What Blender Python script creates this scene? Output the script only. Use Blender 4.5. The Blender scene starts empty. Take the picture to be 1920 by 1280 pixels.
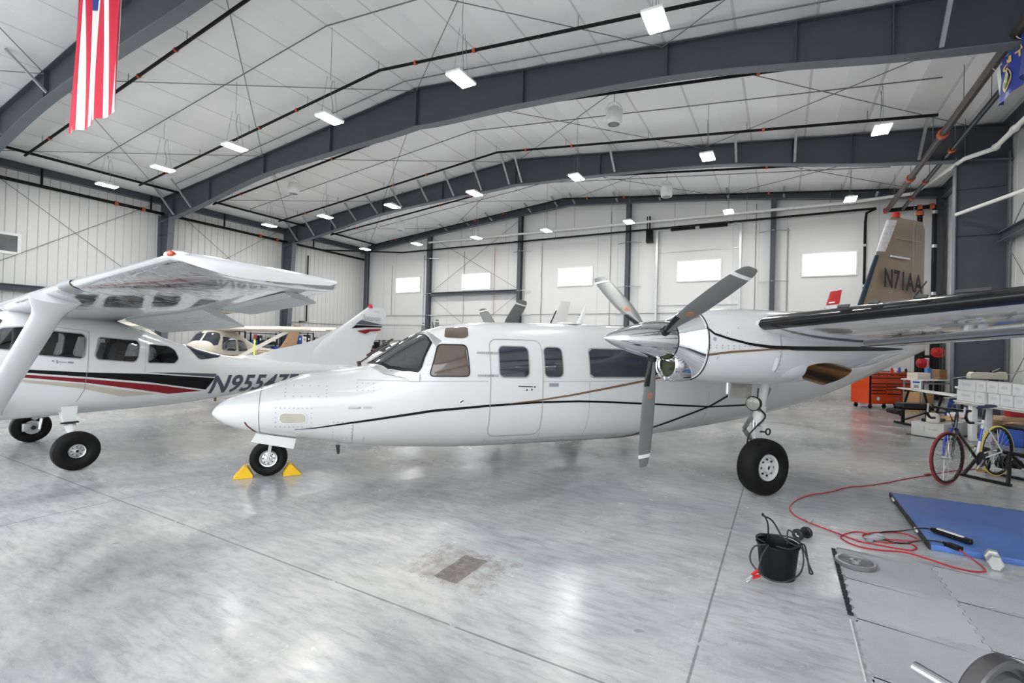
import bpy, bmesh, math, random
from math import sin, cos, pi, radians, sqrt, atan2, tan
from mathutils import Vector, Matrix
random.seed(7)
SC = bpy.context.scene
COL = SC.collection
V3 = Vector
# ---------------------------------------------------------------- camera geometry (metres; floor z = 0, camera looks along +Y)
FPX, ROLL, PITCH, EYE = 905.82, radians(1.4852), radians(.43804), 1.62
_r = V3((1, 0, 0)); _f = V3((0, cos(PITCH), sin(PITCH))); _u = V3((0, -sin(PITCH), cos(PITCH)))
CR = _r * cos(ROLL) + _u * sin(ROLL); CU = -_r * sin(ROLL) + _u * cos(ROLL); CW = _f
CAM = V3((0, 0, EYE))
def ray(px, py): return CR * ((px - 960) / FPX) - CU * ((py - 640) / FPX) + CW
def fl(px, py, z=0.0):
    d = ray(px, py); return CAM + d * ((z - EYE) / d.z)
def at(px, py, Y):
    d = ray(px, py); return CAM + d * (Y / d.y)
# building frame: u along the back wall, t from the back wall towards the camera
YAW = radians(29.2414)
BU = V3((cos(YAW), -sin(YAW), 0)); BV = V3((sin(YAW), cos(YAW), 0)); BO = V3((-10.03, 33.0, 0))
def W(u, t, z=0.0): return BO + BU * u - BV * t + V3((0, 0, z))
def toW(P): d = V3(P) - BO; return (d.dot(BU), -d.dot(BV), P[2])
BROT = -YAW
# ---------------------------------------------------------------- materials
MATS = {}
def mat(name, col, rough=.5, metal=0., var=.06, vs=6., bump=0., bs=40., coat=0., emit=None, es=0., alpha=None, spec=.5):
    if name in MATS: return MATS[name]
    m = bpy.data.materials.new(name); m.use_nodes = True; MATS[name] = m
    nt = m.node_tree; N = nt.nodes; L = nt.links
    b = N['Principled BSDF']
    c = tuple(col) + (1,)
    b.inputs['Roughness'].default_value = rough; b.inputs['Metallic'].default_value = metal
    b.inputs['Coat Weight'].default_value = coat; b.inputs['Coat Roughness'].default_value = .05
    b.inputs['Specular IOR Level'].default_value = spec
    tc = N.new('ShaderNodeTexCoord')
    if var > 0:
        nz = N.new('ShaderNodeTexNoise'); nz.inputs['Scale'].default_value = vs; nz.inputs['Detail'].default_value = 3
        L.new(tc.outputs['Object'], nz.inputs['Vector'])
        mx = N.new('ShaderNodeMix'); mx.data_type = 'RGBA'
        mx.inputs[6].default_value = tuple(max(0, x * (1 - var)) for x in col) + (1,)
        mx.inputs[7].default_value = tuple(min(1, x * (1 + var)) for x in col) + (1,)
        L.new(nz.outputs['Fac'], mx.inputs[0]); L.new(mx.outputs[2], b.inputs['Base Color'])
    else: b.inputs['Base Color'].default_value = c
    if bump > 0:
        n2 = N.new('ShaderNodeTexNoise'); n2.inputs['Scale'].default_value = bs; n2.inputs['Detail'].default_value = 2
        L.new(tc.outputs['Object'], n2.inputs['Vector'])
        bp = N.new('ShaderNodeBump'); bp.inputs['Strength'].default_value = bump; bp.inputs['Distance'].default_value = .02
        L.new(n2.outputs['Fac'], bp.inputs['Height']); L.new(bp.outputs['Normal'], b.inputs['Normal'])
    if emit: b.inputs['Emission Color'].default_value = tuple(emit) + (1,); b.inputs['Emission Strength'].default_value = es
    if alpha is not None: b.inputs['Alpha'].default_value = alpha
    return m
def glass(name, tint, clear=.75, rough=.02):
    if name in MATS: return MATS[name]
    m = bpy.data.materials.new(name); m.use_nodes = True; MATS[name] = m
    nt = m.node_tree; N = nt.nodes; L = nt.links
    N.remove(N['Principled BSDF']); out = N['Material Output']
    tr = N.new('ShaderNodeBsdfTransparent'); tr.inputs[0].default_value = tuple(tint) + (1,)
    gl = N.new('ShaderNodeBsdfGlossy'); gl.inputs['Roughness'].default_value = rough
    nz = N.new('ShaderNodeTexNoise'); nz.inputs['Scale'].default_value = 2.5
    bp = N.new('ShaderNodeBump'); bp.inputs['Strength'].default_value = .05; L.new(nz.outputs['Fac'], bp.inputs['Height']); L.new(bp.outputs['Normal'], gl.inputs['Normal'])
    lw = N.new('ShaderNodeLayerWeight'); lw.inputs['Blend'].default_value = .5; pw = N.new('ShaderNodeMath'); pw.operation = 'POWER'; pw.inputs[1].default_value = 3.5; L.new(lw.outputs['Facing'], pw.inputs[0])
    mr = N.new('ShaderNodeMapRange'); mr.inputs['To Min'].default_value = 1 - clear; mr.inputs['To Max'].default_value = .9
    L.new(pw.outputs[0], mr.inputs['Value'])
    mx = N.new('ShaderNodeMixShader'); L.new(mr.outputs['Result'], mx.inputs[0]); L.new(tr.outputs[0], mx.inputs[1]); L.new(gl.outputs[0], mx.inputs[2])
    L.new(mx.outputs[0], out.inputs['Surface'])
    return m
# ---------------------------------------------------------------- mesh builder
def frame_of(d):
    d = V3(d).normalized(); a = V3((0, 0, 1)) if abs(d.z) < .95 else V3((1, 0, 0))
    x = a.cross(d).normalized(); y = d.cross(x); return x, y, d
class MB:
    def __init__(s): s.v = []; s.f = []; s.m = []; s.k = 0
    def mi(s, k): s.k = k; return s
    def add(s, vs, fs):
        o = len(s.v); s.v += [V3(p) for p in vs]
        for f in fs: s.f.append([i + o for i in f]); s.m.append(s.k)
        return s
    def box(s, c, size, rz=0., rx=0., ry=0.):
        hx, hy, hz = (q / 2 for q in size)
        R = Matrix.Rotation(rz, 3, 'Z') @ Matrix.Rotation(ry, 3, 'Y') @ Matrix.Rotation(rx, 3, 'X')
        vs = [V3(c) + R @ V3((x * hx, y * hy, z * hz)) for x in (-1, 1) for y in (-1, 1) for z in (-1, 1)]
        return s.add(vs, [(0, 1, 3, 2), (4, 6, 7, 5), (0, 4, 5, 1), (2, 3, 7, 6), (0, 2, 6, 4), (1, 5, 7, 3)])
    def bbox(s, c, size, r=.01, rz=0.):
        # box with chamfered edges (all twelve)
        hx, hy, hz = (q / 2 for q in size); r = min(r, hx * .9, hy * .9, hz * .9)
        b = bmesh.new(); bmesh.ops.create_cube(b, size=1)
        for v in b.verts: v.co = V3((v.co.x * 2 * hx, v.co.y * 2 * hy, v.co.z * 2 * hz))
        bmesh.ops.bevel(b, geom=b.edges[:], offset=r, segments=2, affect='EDGES', profile=.7)
        R = Matrix.Rotation(rz, 3, 'Z'); b.verts.index_update()
        s.add([V3(c) + R @ v.co for v in b.verts], [[v.index for v in f.verts] for f in b.faces]); b.free(); return s
    def bar(s, a, b, w, h, up=(0, 0, 1)):
        a, b = V3(a), V3(b); d = (b - a).normalized(); up = V3(up)
        x = d.cross(up)
        if x.length < 1e-4: x = d.cross(V3((1, 0, 0)))
        x.normalize(); y = x.cross(d)
        vs = [p + x * (i * w / 2) + y * (j * h / 2) for p in (a, b) for i, j in ((-1, -1), (1, -1), (1, 1), (-1, 1))]
        return s.add(vs, [(3, 2, 1, 0), (4, 5, 6, 7), (0, 1, 5, 4), (1, 2, 6, 5), (2, 3, 7, 6), (3, 0, 4, 7)])
    def cyl(s, a, b, r0, r1=None, n=12, cap=True):
        r1 = r0 if r1 is None else r1; a, b = V3(a), V3(b); x, y, d = frame_of(b - a)
        vs = [p + (x * cos(2 * pi * i / n) + y * sin(2 * pi * i / n)) * r for p, r in ((a, r0), (b, r1)) for i in range(n)]
        fs = [(i, (i + 1) % n, n + (i + 1) % n, n + i) for i in range(n)]
        if cap: fs += [tuple(range(n - 1, -1, -1)), tuple(range(n, 2 * n))]
        return s.add(vs, fs)
    def tube(s, pts, r, n=8, closed=False, rr=None):
        pts = [V3(p) for p in pts]; m = len(pts); vs = []; px = None
        for i, p in enumerate(pts):
            if closed: d = pts[(i + 1) % m] - pts[i - 1]
            else: d = pts[min(i + 1, m - 1)] - pts[max(i - 1, 0)]
            d.normalize()
            if px is None: x, y, _ = frame_of(d)
            else:
                x = px - d * px.dot(d); x = x.normalized() if x.length > 1e-6 else frame_of(d)[0]; y = d.cross(x)
            px = x; q = rr[i] if rr else r
            vs += [p + (x * cos(2 * pi * j / n) + y * sin(2 * pi * j / n)) * q for j in range(n)]
        fs = []
        for i in range(m if closed else m - 1):
            k = (i + 1) % m
            fs += [(i * n + j, i * n + (j + 1) % n, k * n + (j + 1) % n, k * n + j) for j in range(n)]
        if not closed: fs += [tuple(range(n - 1, -1, -1)), tuple(range((m - 1) * n, m * n))]
        return s.add(vs, fs)
    def lathe(s, prof, o=(0, 0, 0), ax=(0, 0, 1), n=24, cap=True):
        # prof: (distance along axis, radius)
        o = V3(o); x, y, d = frame_of(ax); vs = []
        for h, r in prof: vs += [o + d * h + (x * cos(2 * pi * j / n) + y * sin(2 * pi * j / n)) * max(r, 1e-4) for j in range(n)]
        m = len(prof); fs = [(i * n + j, i * n + (j + 1) % n, (i + 1) * n + (j + 1) % n, (i + 1) * n + j) for i in range(m - 1) for j in range(n)]
        if cap: fs += [tuple(range(n - 1, -1, -1)), tuple(range((m - 1) * n, m * n))]
        return s.add(vs, fs)
    def loft(s, rings, cap=True, closed=True):
        n = len(rings[0]); vs = [p for r in rings for p in r]; fs = []
        for i in range(len(rings) - 1):
            for j in range(n if closed else n - 1):
                k = (j + 1) % n; fs.append((i * n + j, i * n + k, (i + 1) * n + k, (i + 1) * n + j))
        if cap: fs += [tuple(range(n - 1, -1, -1)), tuple(range((len(rings) - 1) * n, len(rings) * n))]
        return s.add(vs, fs)
    def prism(s, poly, h, o=(0, 0, 0), ex=(1, 0, 0), ey=(0, 1, 0)):
        # poly in the (ex,ey) plane at o, thickened by h along ex x ey (centred)
        o, ex, ey = V3(o), V3(ex), V3(ey); nn = ex.cross(ey).normalized(); n = len(poly)
        vs = [o + ex * x + ey * y + nn * q for q in (-h / 2, h / 2) for x, y in poly]
        return s.add(vs, [tuple(range(n - 1, -1, -1)), tuple(range(n, 2 * n))] + [(i, (i + 1) % n, n + (i + 1) % n, n + i) for i in range(n)])
    def quad(s, a, b, c, d): return s.add([a, b, c, d], [(0, 1, 2, 3)])
    def data(s, name, mats, smooth=True, angle=35):
        me = bpy.data.meshes.new(name); me.from_pydata([tuple(p) for p in s.v], [], s.f)
        for m in (mats if isinstance(mats, (list, tuple)) else [mats]): me.materials.append(m)
        me.polygons.foreach_set('material_index', s.m); me.update()
        b = bmesh.new(); b.from_mesh(me); bmesh.ops.recalc_face_normals(b, faces=b.faces[:]); b.to_mesh(me); b.free()
        if smooth:
            me.polygons.foreach_set('use_smooth', [True] * len(me.polygons)); me.set_sharp_from_angle(angle=radians(angle))
        return me
    def build(s, name, mats, parent=None, label=None, smooth=True, angle=35, loc=None, rz=0.):
        if loc is not None:
            pass
        o = bpy.data.objects.new(name, s.data(name, mats, smooth, angle)); COL.objects.link(o)
        if parent is not None: o.parent = parent
        if label: o['label'] = label
        if loc is not None: o.location = loc; o.rotation_euler.z = rz
        return o
def tag(o, label, cat, group=None, kind=None):
    o['label'] = label; o['category'] = cat
    if group: o['group'] = group
    if kind: o['kind'] = kind
    return o
def struct(o, label=None):
    o['kind'] = 'structure'
    if label: o['label'] = label
    return o
def thing(name, label, cat, loc=(0, 0, 0), rz=0., group=None, basis=None):
    o = bpy.data.objects.new(name, None); COL.objects.link(o); o.empty_display_size = .2
    if basis is None: o.location = loc; o.rotation_euler = (0, 0, rz)
    else: o.matrix_world = basis
    return tag(o, label, cat, group)
def dup(root, loc=None, rz=None, label=None, group=None):
    r = root.copy(); COL.objects.link(r)
    if loc is not None: r.location = loc
    if rz is not None: r.rotation_euler = (0, 0, rz)
    if label: r['label'] = label
    if group: r['group'] = group
    for ch in list(root.children):
        c = ch.copy(); COL.objects.link(c); c.parent = r
        for g in list(ch.children):
            d = g.copy(); COL.objects.link(d); d.parent = c
    return r
def rrect(x0, x1, z0, z1, r, n=5, slant=0.):
    P = []
    for cx, cz, a0 in ((x1 - r, z1 - r, 0), (x0 + r, z1 - r, 90), (x0 + r, z0 + r, 180), (x1 - r, z0 + r, 270)):
        for i in range(n + 1):
            a = radians(a0 + 90 * i / n); z = cz + r * sin(a); P.append((cx + r * cos(a) + slant * (z - z0), z))
    return P
def rpoly(pts, r, n=5):
    # round the corners of a polygon
    P = []; m = len(pts)
    for i in range(m):
        a, b, c = V3((*pts[i - 1], 0)), V3((*pts[i], 0)), V3((*pts[(i + 1) % m], 0))
        q = min(r, (a - b).length * .45, (c - b).length * .45); p0 = b + (a - b).normalized() * q; p1 = b + (c - b).normalized() * q
        for k in range(n + 1):
            s = k / n; p = p0 * (1 - s) ** 2 + b * 2 * s * (1 - s) + p1 * s * s; P.append((p.x, p.y))
    return P
def lerp_tab(tab, x):
    # smooth (Catmull-Rom style, clamped) interpolation in a table of rows (x, a, b, ...)
    if x <= tab[0][0]: return tab[0][1:]
    if x >= tab[-1][0]: return tab[-1][1:]
    i = 0
    while tab[i + 1][0] < x: i += 1
    a, b = tab[i], tab[i + 1]; p = tab[i - 1] if i else None; q = tab[i + 2] if i + 2 < len(tab) else None
    h = b[0] - a[0]; t = (x - a[0]) / h; out = []
    for k in range(1, len(a)):
        s = (b[k] - a[k]) / h
        def slope(l, m, r):
            s0 = (m[k] - l[k]) / (m[0] - l[0]); s1 = (r[k] - m[k]) / (r[0] - m[0])
            return 0 if s0 * s1 <= 0 else 2 * s0 * s1 / (s0 + s1)
        m0 = slope(p, a, b) if p else s * 1.4; m1 = slope(a, b, q) if q else s
        t2, t3 = t * t, t * t * t
        out.append((2 * t3 - 3 * t2 + 1) * a[k] + (t3 - 2 * t2 + t) * h * m0 + (-2 * t3 + 3 * t2) * b[k] + (t3 - t2) * h * m1)
    return out
class Fus:
    """Lofted body: rows (x, ztop, zbot, halfwidth, zmax_width, exponent); centre line y = yc."""
    def __init__(s, tab, yc=0.): s.tab = tab; s.yc = yc
    def sec(s, x): return lerp_tab(s.tab, x)
    def P(s, x, th):
        zt, zb, w, zm, n = s.sec(x); c, q = cos(th), sin(th); e = 2 / n
        z = zm + ((zt - zm) if c >= 0 else (zm - zb)) * (abs(c) ** e) * (1 if c >= 0 else -1)
        return V3((x, s.yc + w * (abs(q) ** e) * (1 if q >= 0 else -1), z))
    def N(s, x, th):
        a = s.P(x + .01, th) - s.P(x - .01, th); b = s.P(x, th + .01) - s.P(x, th - .01)
        n = a.cross(b); n = n.normalized() if n.length > 1e-9 else V3((0, 0, 1))
        c = s.P(x, th) - V3((x, s.yc, s.sec(x)[3]))
        return n if n.dot(c) >= 0 else -n
    def th(s, x, z, side=1):
        zt, zb, w, zm, n = s.sec(x)
        q = (z - zm) / ((zt - zm) if z >= zm else (zm - zb)); q = max(-1, min(1, q))
        a = math.acos((abs(q) ** (n / 2)) * (1 if q >= 0 else -1)); return a * side
    def S(s, x, z, off=0., side=1):
        t = s.th(x, z, side); return s.P(x, t) + s.N(x, t) * off
    def rings(s, xs, n=40): return [[s.P(x, 2 * pi * j / n) for j in range(n)] for x in xs]
    def patch(s, mb, poly, off=.004, nx=14, nz=4, side=1, theta=False):
        xs0, xs1 = min(p[0] for p in poly), max(p[0] for p in poly); rows = []
        for i in range(nx + 1):
            x = xs0 + (xs1 - xs0) * (1e-3 + .998 * i / nx); hits = []
            for k in range(len(poly)):
                (ax, az), (bx, bz) = poly[k], poly[(k + 1) % len(poly)]
                if (ax - x) * (bx - x) <= 0 and abs(bx - ax) > 1e-9: hits.append(az + (bz - az) * (x - ax) / (bx - ax))
            lo, hi = min(hits), max(hits); r = []
            for j in range(nz + 1):
                q = lo + (hi - lo) * j / nz
                if theta: r.append(s.P(x, q * side) + s.N(x, q * side) * off)
                else: r.append(s.S(x, q, off, side))
            rows.append(r)
        m = nz + 1; mb.add([p for r in rows for p in r], [(i * m + j, (i + 1) * m + j, (i + 1) * m + j + 1, i * m + j + 1) for i in range(nx) for j in range(nz)])
        return mb
    def ribbon(s, mb, pts, w, off=.004, side=1, closed=False, sub=6):
        # band of width w (number or list) along (x, z) points
        m = len(pts); P = []; Wd = []
        for i in range(m if closed else m - 1):
            a, b = pts[i], pts[(i + 1) % m]; sb = max(sub, int(sqrt((b[0] - a[0]) ** 2 + (b[1] - a[1]) ** 2) / .045))
            for k in range(sb):
                f = k / sb; P.append((a[0] + (b[0] - a[0]) * f, a[1] + (b[1] - a[1]) * f))
                Wd.append(w if not isinstance(w, (list, tuple)) else w[i] + (w[(i + 1) % m] - w[i]) * f)
        if not closed: P.append(pts[-1]); Wd.append(w if not isinstance(w, (list, tuple)) else w[-1])
        vs = []; n = len(P)
        for i, p in enumerate(P):
            a = P[i - 1] if (closed or i) else P[0]; b = P[(i + 1) % n] if (closed or i < n - 1) else P[-1]
            dx, dz = b[0] - a[0], b[1] - a[1]; l = sqrt(dx * dx + dz * dz) or 1
            for q in (-.5, .5): vs.append(s.S(p[0] - dz / l * Wd[i] * q, p[1] + dx / l * Wd[i] * q, off, side))
        mb.add(vs, [(2 * i, 2 * ((i + 1) % n), 2 * ((i + 1) % n) + 1, 2 * i + 1) for i in range(n if closed else n - 1)])
        return mb
    def dots(s, mb, pts, r=.008, off=.004, side=1):
        for x, z in pts: mb.add([s.S(x + r * cos(k * pi / 3), z + r * sin(k * pi / 3), off, side) for k in range(6)], [(0, 1, 2, 3, 4, 5)])
        return mb
def smooth_line(pts, n=8):
    P = [V3(p) for p in pts]; out = []
    for i in range(len(P) - 1):
        a, b = P[i], P[i + 1]; p = P[i - 1] if i else a; q = P[i + 2] if i + 2 < len(P) else b
        for k in range(n):
            t = k / n; out.append(.5 * ((2 * a) + (b - p) * t + (2 * p - 5 * a + 4 * b - q) * t * t + (3 * a - p - 3 * b + q) * t ** 3))
    out.append(P[-1]); return out
def text_polys(txt, size=1., shear=0., bold=0., spacing=1.):
    """2-D faces of lettering: ([(x, y)], [face])"""
    cu = bpy.data.curves.new('lettering', 'FONT'); cu.body = txt; cu.size = size; cu.shear = shear; cu.offset = bold; cu.space_character = spacing; cu.resolution_u = 3
    o = bpy.data.objects.new('lettering', cu); COL.objects.link(o)
    bpy.context.view_layer.update(); dg = bpy.context.evaluated_depsgraph_get()
    me = o.evaluated_get(dg).to_mesh(); vs = [(v.co.x, v.co.y) for v in me.vertices]; fs = [list(p.vertices) for p in me.polygons]
    o.evaluated_get(dg).to_mesh_clear(); bpy.data.objects.remove(o); bpy.data.curves.remove(cu)
    return vs, fs
def put_text(mb, txt, size, fn, **k):
    vs, fs = text_polys(txt, size, **k); b = bmesh.new(); vv = [b.verts.new((x, y, 0)) for x, y in vs]
    for q in fs:
        try: b.faces.new([vv[i] for i in q])
        except ValueError: pass
    bmesh.ops.triangulate(b, faces=b.faces[:])
    for _ in range(4):
        ed = [e for e in b.edges if e.calc_length() > size * .16]
        if not ed: break
        bmesh.ops.subdivide_edges(b, edges=ed, cuts=1); bmesh.ops.triangulate(b, faces=b.faces[:])
    b.verts.index_update(); mb.add([fn(v.co.x, v.co.y) for v in b.verts], [[v.index for v in q.verts] for q in b.faces]); b.free(); return mb
def wheel(parent, c, R, wd, hubr, ax, mt, mh, name='wheel', n=36):
    """tyre + hub + bolts about axis ax (pointing outboard) at c"""
    w = wd / 2; r0 = hubr
    prof = [(-w * .55, r0), (-w * .8, r0 + (R - r0) * .12), (-w, r0 + (R - r0) * .45), (-w * .96, r0 + (R - r0) * .7), (-w * .72, R * .965), (-w * .35, R * .998), (0, R), (w * .35, R * .998), (w * .72, R * .965), (w * .96, r0 + (R - r0) * .7), (w, r0 + (R - r0) * .45), (w * .8, r0 + (R - r0) * .12), (w * .55, r0)]
    t = MB(); t.lathe(prof, c, ax, n, cap=False)
    ty = t.build(name, mt, parent)
    h = MB(); h.lathe([(-w * .5, r0 * 1.01), (w * .62, r0 * 1.01), (w * .72, r0 * .96), (w * .66, r0 * .82), (w * .4, r0 * .74), (w * .42, r0 * .45), (w * .75, r0 * .38), (w * .78, r0 * .2), (w * .6, r0 * .16)], c, ax, n)
    x, y, d = frame_of(ax); h.mi(1)
    for i in range(8):
        a = 2 * pi * i / 8; p = V3(c) + (x * cos(a) + y * sin(a)) * r0 * .6 + d * (w * .38); h.cyl(p, p + d * (w * .14), r0 * .08, n=6)
    h.cyl(V3(c) + d * w * .6, V3(c) + d * w * .62, r0 * .17, n=12)
    h.build('hub', [mh, M_DARK], ty)
    return ty
# ================================================================= materials
M_DARK = mat('dark_fitting', (.02, .02, .022), .5)
M_BEAM = mat('grey_steel_primer', (.075, .082, .098), .55, var=.12, vs=1.5)
M_BEAML = mat('grey_steel_flange', (.16, .175, .2), .5, var=.1, vs=2)
M_WALL = mat('white_wall_panel', (.73, .73, .72), .45, var=.025, vs=.7)
M_SEAM = mat('panel_seam', (.5, .5, .5), .7, var=.03)
M_PIPE = mat('black_steel_pipe', (.009, .009, .01), .5, var=.2, spec=.25)
M_ORNG = mat('orange_coupling', (.55, .13, .05), .5)
M_GALV = mat('galvanised_steel', (.5, .51, .52), .4, .6, var=.15)
M_WHITE = mat('white_plastic', (.85, .85, .84), .4)
M_PVC = mat('white_pvc', (.8, .8, .78), .35)
M_CHROME = mat('polished_aluminium', (.82, .83, .84), .08, 1., var=.04, vs=3, bump=.03, bs=6)
M_ALU = mat('brushed_aluminium', (.62, .63, .64), .3, .9)
M_TYRE = mat('tyre_rubber', (.008, .0075, .0075), .6, var=.25, vs=12, spec=.22)
M_BLACK = mat('black_plastic', (.009, .009, .01), .35, var=.2, spec=.3)
M_BLUE = mat('blue_vinyl', (.03, .1, .42), .5, var=.18, vs=5)
M_RED = mat('red_paint', (.5, .02, .025), .35)
M_GLASSW = glass('window_glass', (.97, .98, .98), .93)
M_LENS = mat('led_lens', (1, 1, 1), .4, var=0, emit=(1, .985, .96), es=100)
M_WIRE = mat('grey_wire', (.2, .2, .2), .6)
M_CARD = mat('cardboard', (.42, .25, .13), .8, var=.12)
M_WOOD = mat('pale_wood', (.6, .42, .27), .6, var=.15, vs=9)
M_GREYP = mat('grey_plastic', (.3, .31, .33), .5)

def roofz(u): return 9.55 - .1 * abs(u - 14.85)
UL, UR, T0, T1 = -.5, 30.2, -.15, 25.6
RID = 14.85
# ---------------------------------------------------------------- floor: polished concrete, saw-cut joints and a patch of old stain
def floor_material():
    m = bpy.data.materials.new('polished_concrete'); m.use_nodes = True
    nt = m.node_tree; N = nt.nodes; L = nt.links; b = N['Principled BSDF']
    geo = N.new('ShaderNodeNewGeometry')
    sub = N.new('ShaderNodeVectorMath'); sub.operation = 'SUBTRACT'; sub.inputs[1].default_value = BO; L.new(geo.outputs['Position'], sub.inputs[0])
    rot = N.new('ShaderNodeVectorRotate'); rot.rotation_type = 'Z_AXIS'; rot.inputs['Angle'].default_value = YAW; L.new(sub.outputs[0], rot.inputs['Vector'])
    sp = N.new('ShaderNodeSeparateXYZ'); L.new(rot.outputs[0], sp.inputs[0])   # x = u, y = -t
    def noise(sc, det=5, rough=.6, dist=0., vec=None):
        n = N.new('ShaderNodeTexNoise'); n.inputs['Scale'].default_value = sc; n.inputs['Detail'].default_value = det; n.inputs['Roughness'].default_value = rough; n.inputs['Distortion'].default_value = dist
        L.new(vec or rot.outputs[0], n.inputs['Vector']); return n.outputs['Fac']
    def ramp(f, stops):
        r = N.new('ShaderNodeValToRGB'); e = r.color_ramp.elements
        for i, (p, c) in enumerate(stops):
            el = e[i] if i < 2 else e.new(p)
            el.position = p; el.color = (c if isinstance(c, tuple) else (c, c, c)) + (1,)
        L.new(f, r.inputs[0]); return r.outputs[0]
    def mix(f, a, c2, mode='MIX'):
        x = N.new('ShaderNodeMix'); x.data_type = 'RGBA'; x.blend_type = mode
        for sock, v in ((x.inputs[0], f), (x.inputs[6], a), (x.inputs[7], c2)):
            if hasattr(v, 'links'): L.new(v, sock)
            elif isinstance(v, tuple): sock.default_value = v + (1,)
            else: sock.default_value = v
        return x.outputs[2]
    def math(op, a, c2=None, c3=None):
        x = N.new('ShaderNodeMath'); x.operation = op
        for sock, v in zip(x.inputs, (a, c2, c3)):
            if v is None: continue
            if hasattr(v, 'links'): L.new(v, sock)
            else: sock.default_value = v
        return x.outputs[0]
    base = ramp(noise(.55, 8, .62, .6), [(.3, (.24, .248, .262)), (.5, (.43, .435, .44)), (.68, (.6, .595, .585))])
    st = N.new('ShaderNodeMapping'); st.inputs['Scale'].default_value = (.8, 3.2, 1); st.inputs['Rotation'].default_value = (0, 0, .5); L.new(rot.outputs[0], st.inputs['Vector'])
    fine = ramp(noise(5, 8, .72, .4, st.outputs[0]), [(.28, .55), (.5, .94), (.72, 1.15)])
    col = mix(.75, base, fine, 'MULTIPLY')
    cool = ramp(noise(.3, 3), [(.4, (.98, 1., 1.02)), (.6, (1.02, 1., .96))]); col = mix(.8, col, cool, 'MULTIPLY')
    # joints
    def line(coord, vals, w):
        acc = None
        for v in vals:
            d = math('ABSOLUTE', math('SUBTRACT', coord, v)); k = math('LESS_THAN', d, w)
            acc = k if acc is None else math('MAXIMUM', acc, k)
        return acc
    ju = line(sp.outputs[0], [24.5, 19.2, 13.9, 8.6, 3.3, 29.8], .007)
    jt = line(sp.outputs[1], [-21.61, -16.2, -10.8, -5.4, -27], .007)
    j = math('MAXIMUM', ju, jt); brk = math('GREATER_THAN', noise(9, 3), .36)
    col = mix(math('MULTIPLY', math('MULTIPLY', j, brk), .62), col, (.1, .1, .1))
    # stain patch at (u 22.87, t 21.0): a brown rectangle inside a paler halo
    def dist(u0, t0, su, stt, rough):
        a = math('DIVIDE', math('SUBTRACT', sp.outputs[0], u0), su); c2 = math('DIVIDE', math('ADD', sp.outputs[1], t0), stt)
        return math('ADD', math('MAXIMUM', math('ABSOLUTE', a), math('ABSOLUTE', c2)), math('MULTIPLY', math('SUBTRACT', noise(9, 6, .75), .5), rough))
    core = math('LESS_THAN', dist(22.88, 21.0, .1, .2, .35), 1); sp1 = ramp(noise(26, 4, .7), [(.36, .5), (.55, 1.)])
    col = mix(math('MULTIPLY', core, sp1), col, (.1, .08, .062))
    halo = math('LESS_THAN', dist(22.86, 20.98, .34, .26, 1.5), 1); h2 = ramp(noise(13, 6, .8), [(.42, 0.), (.6, .7)])
    col = mix(math('MULTIPLY', halo, h2), col, (.24, .2, .17))
    spots = ramp(noise(7, 2, .5), [(.74, 0.), (.78, .5)]); col = mix(spots, col, (.18, .16, .14))
    L.new(col, b.inputs['Base Color'])
    rg = ramp(noise(1.2, 6, .65), [(.3, .13), (.7, .33)]); L.new(rg, b.inputs['Roughness'])
    bp = N.new('ShaderNodeBump'); bp.inputs['Strength'].default_value = .12; bp.inputs['Distance'].default_value = .01
    L.new(noise(6, 4), bp.inputs['Height']); L.new(bp.outputs['Normal'], b.inputs['Normal'])
    b.inputs['Specular IOR Level'].default_value = .55
    return m
mb = MB(); mb.add([W(UL, T0), W(UR, T0), W(UR, T1), W(UL, T1)], [(0, 1, 2, 3)])
struct(mb.build('floor', floor_material(), smooth=False), 'polished grey concrete hangar floor')
mb = MB(); mb.add([W(-40, T1, -.02), W(70, T1, -.02), W(70, 80, -.02), W(-40, 80, -.02)], [(0, 1, 2, 3)])  # unseen apron plane, added to keep world light from coming up from below
struct(mb.build('ground', mat('apron_concrete', (.45, .45, .44), .8, var=.1, vs=.4), smooth=False), 'unseen concrete apron added outside the open hangar door')
# ---------------------------------------------------------------- ceiling: white faced insulation sagging between purlins
def ceiling_material():
    m = mat('ceiling_facing', (.92, .925, .93), .4, var=.05, vs=.5, bump=.35, bs=1.6); return m
mb = MB(); us = []
P = 1.52
n = int((UR - UL) / P) + 1
for k in range(n):
    for q in (0, .04, .25, .5, .52, .75, .96): us.append((UL + (k + q) * P, -.05 * sin(pi * q) ** .8 + (.014 if q == .5 else 0)))
us = [(u, d) for u, d in us if u < UR] + [(UR, 0)]
ts = [T0, 6, 12.35, 18.7, T1]
for t in ts:
    for u, d in us: mb.v.append(W(u, t, roofz(u) + d))
m_ = len(us)
for i in range(len(ts) - 1):
    for j in range(m_ - 1): mb.f.append([i * m_ + j, i * m_ + j + 1, (i + 1) * m_ + j + 1, (i + 1) * m_ + j]); mb.m.append(1 if j % 7 == 0 else 0)
struct(mb.build('ceiling', [ceiling_material(), mat('ceiling_seam', (.7, .7, .71), .6, var=.05)], angle=25), 'white insulated roof lining between the steel beams')
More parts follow.
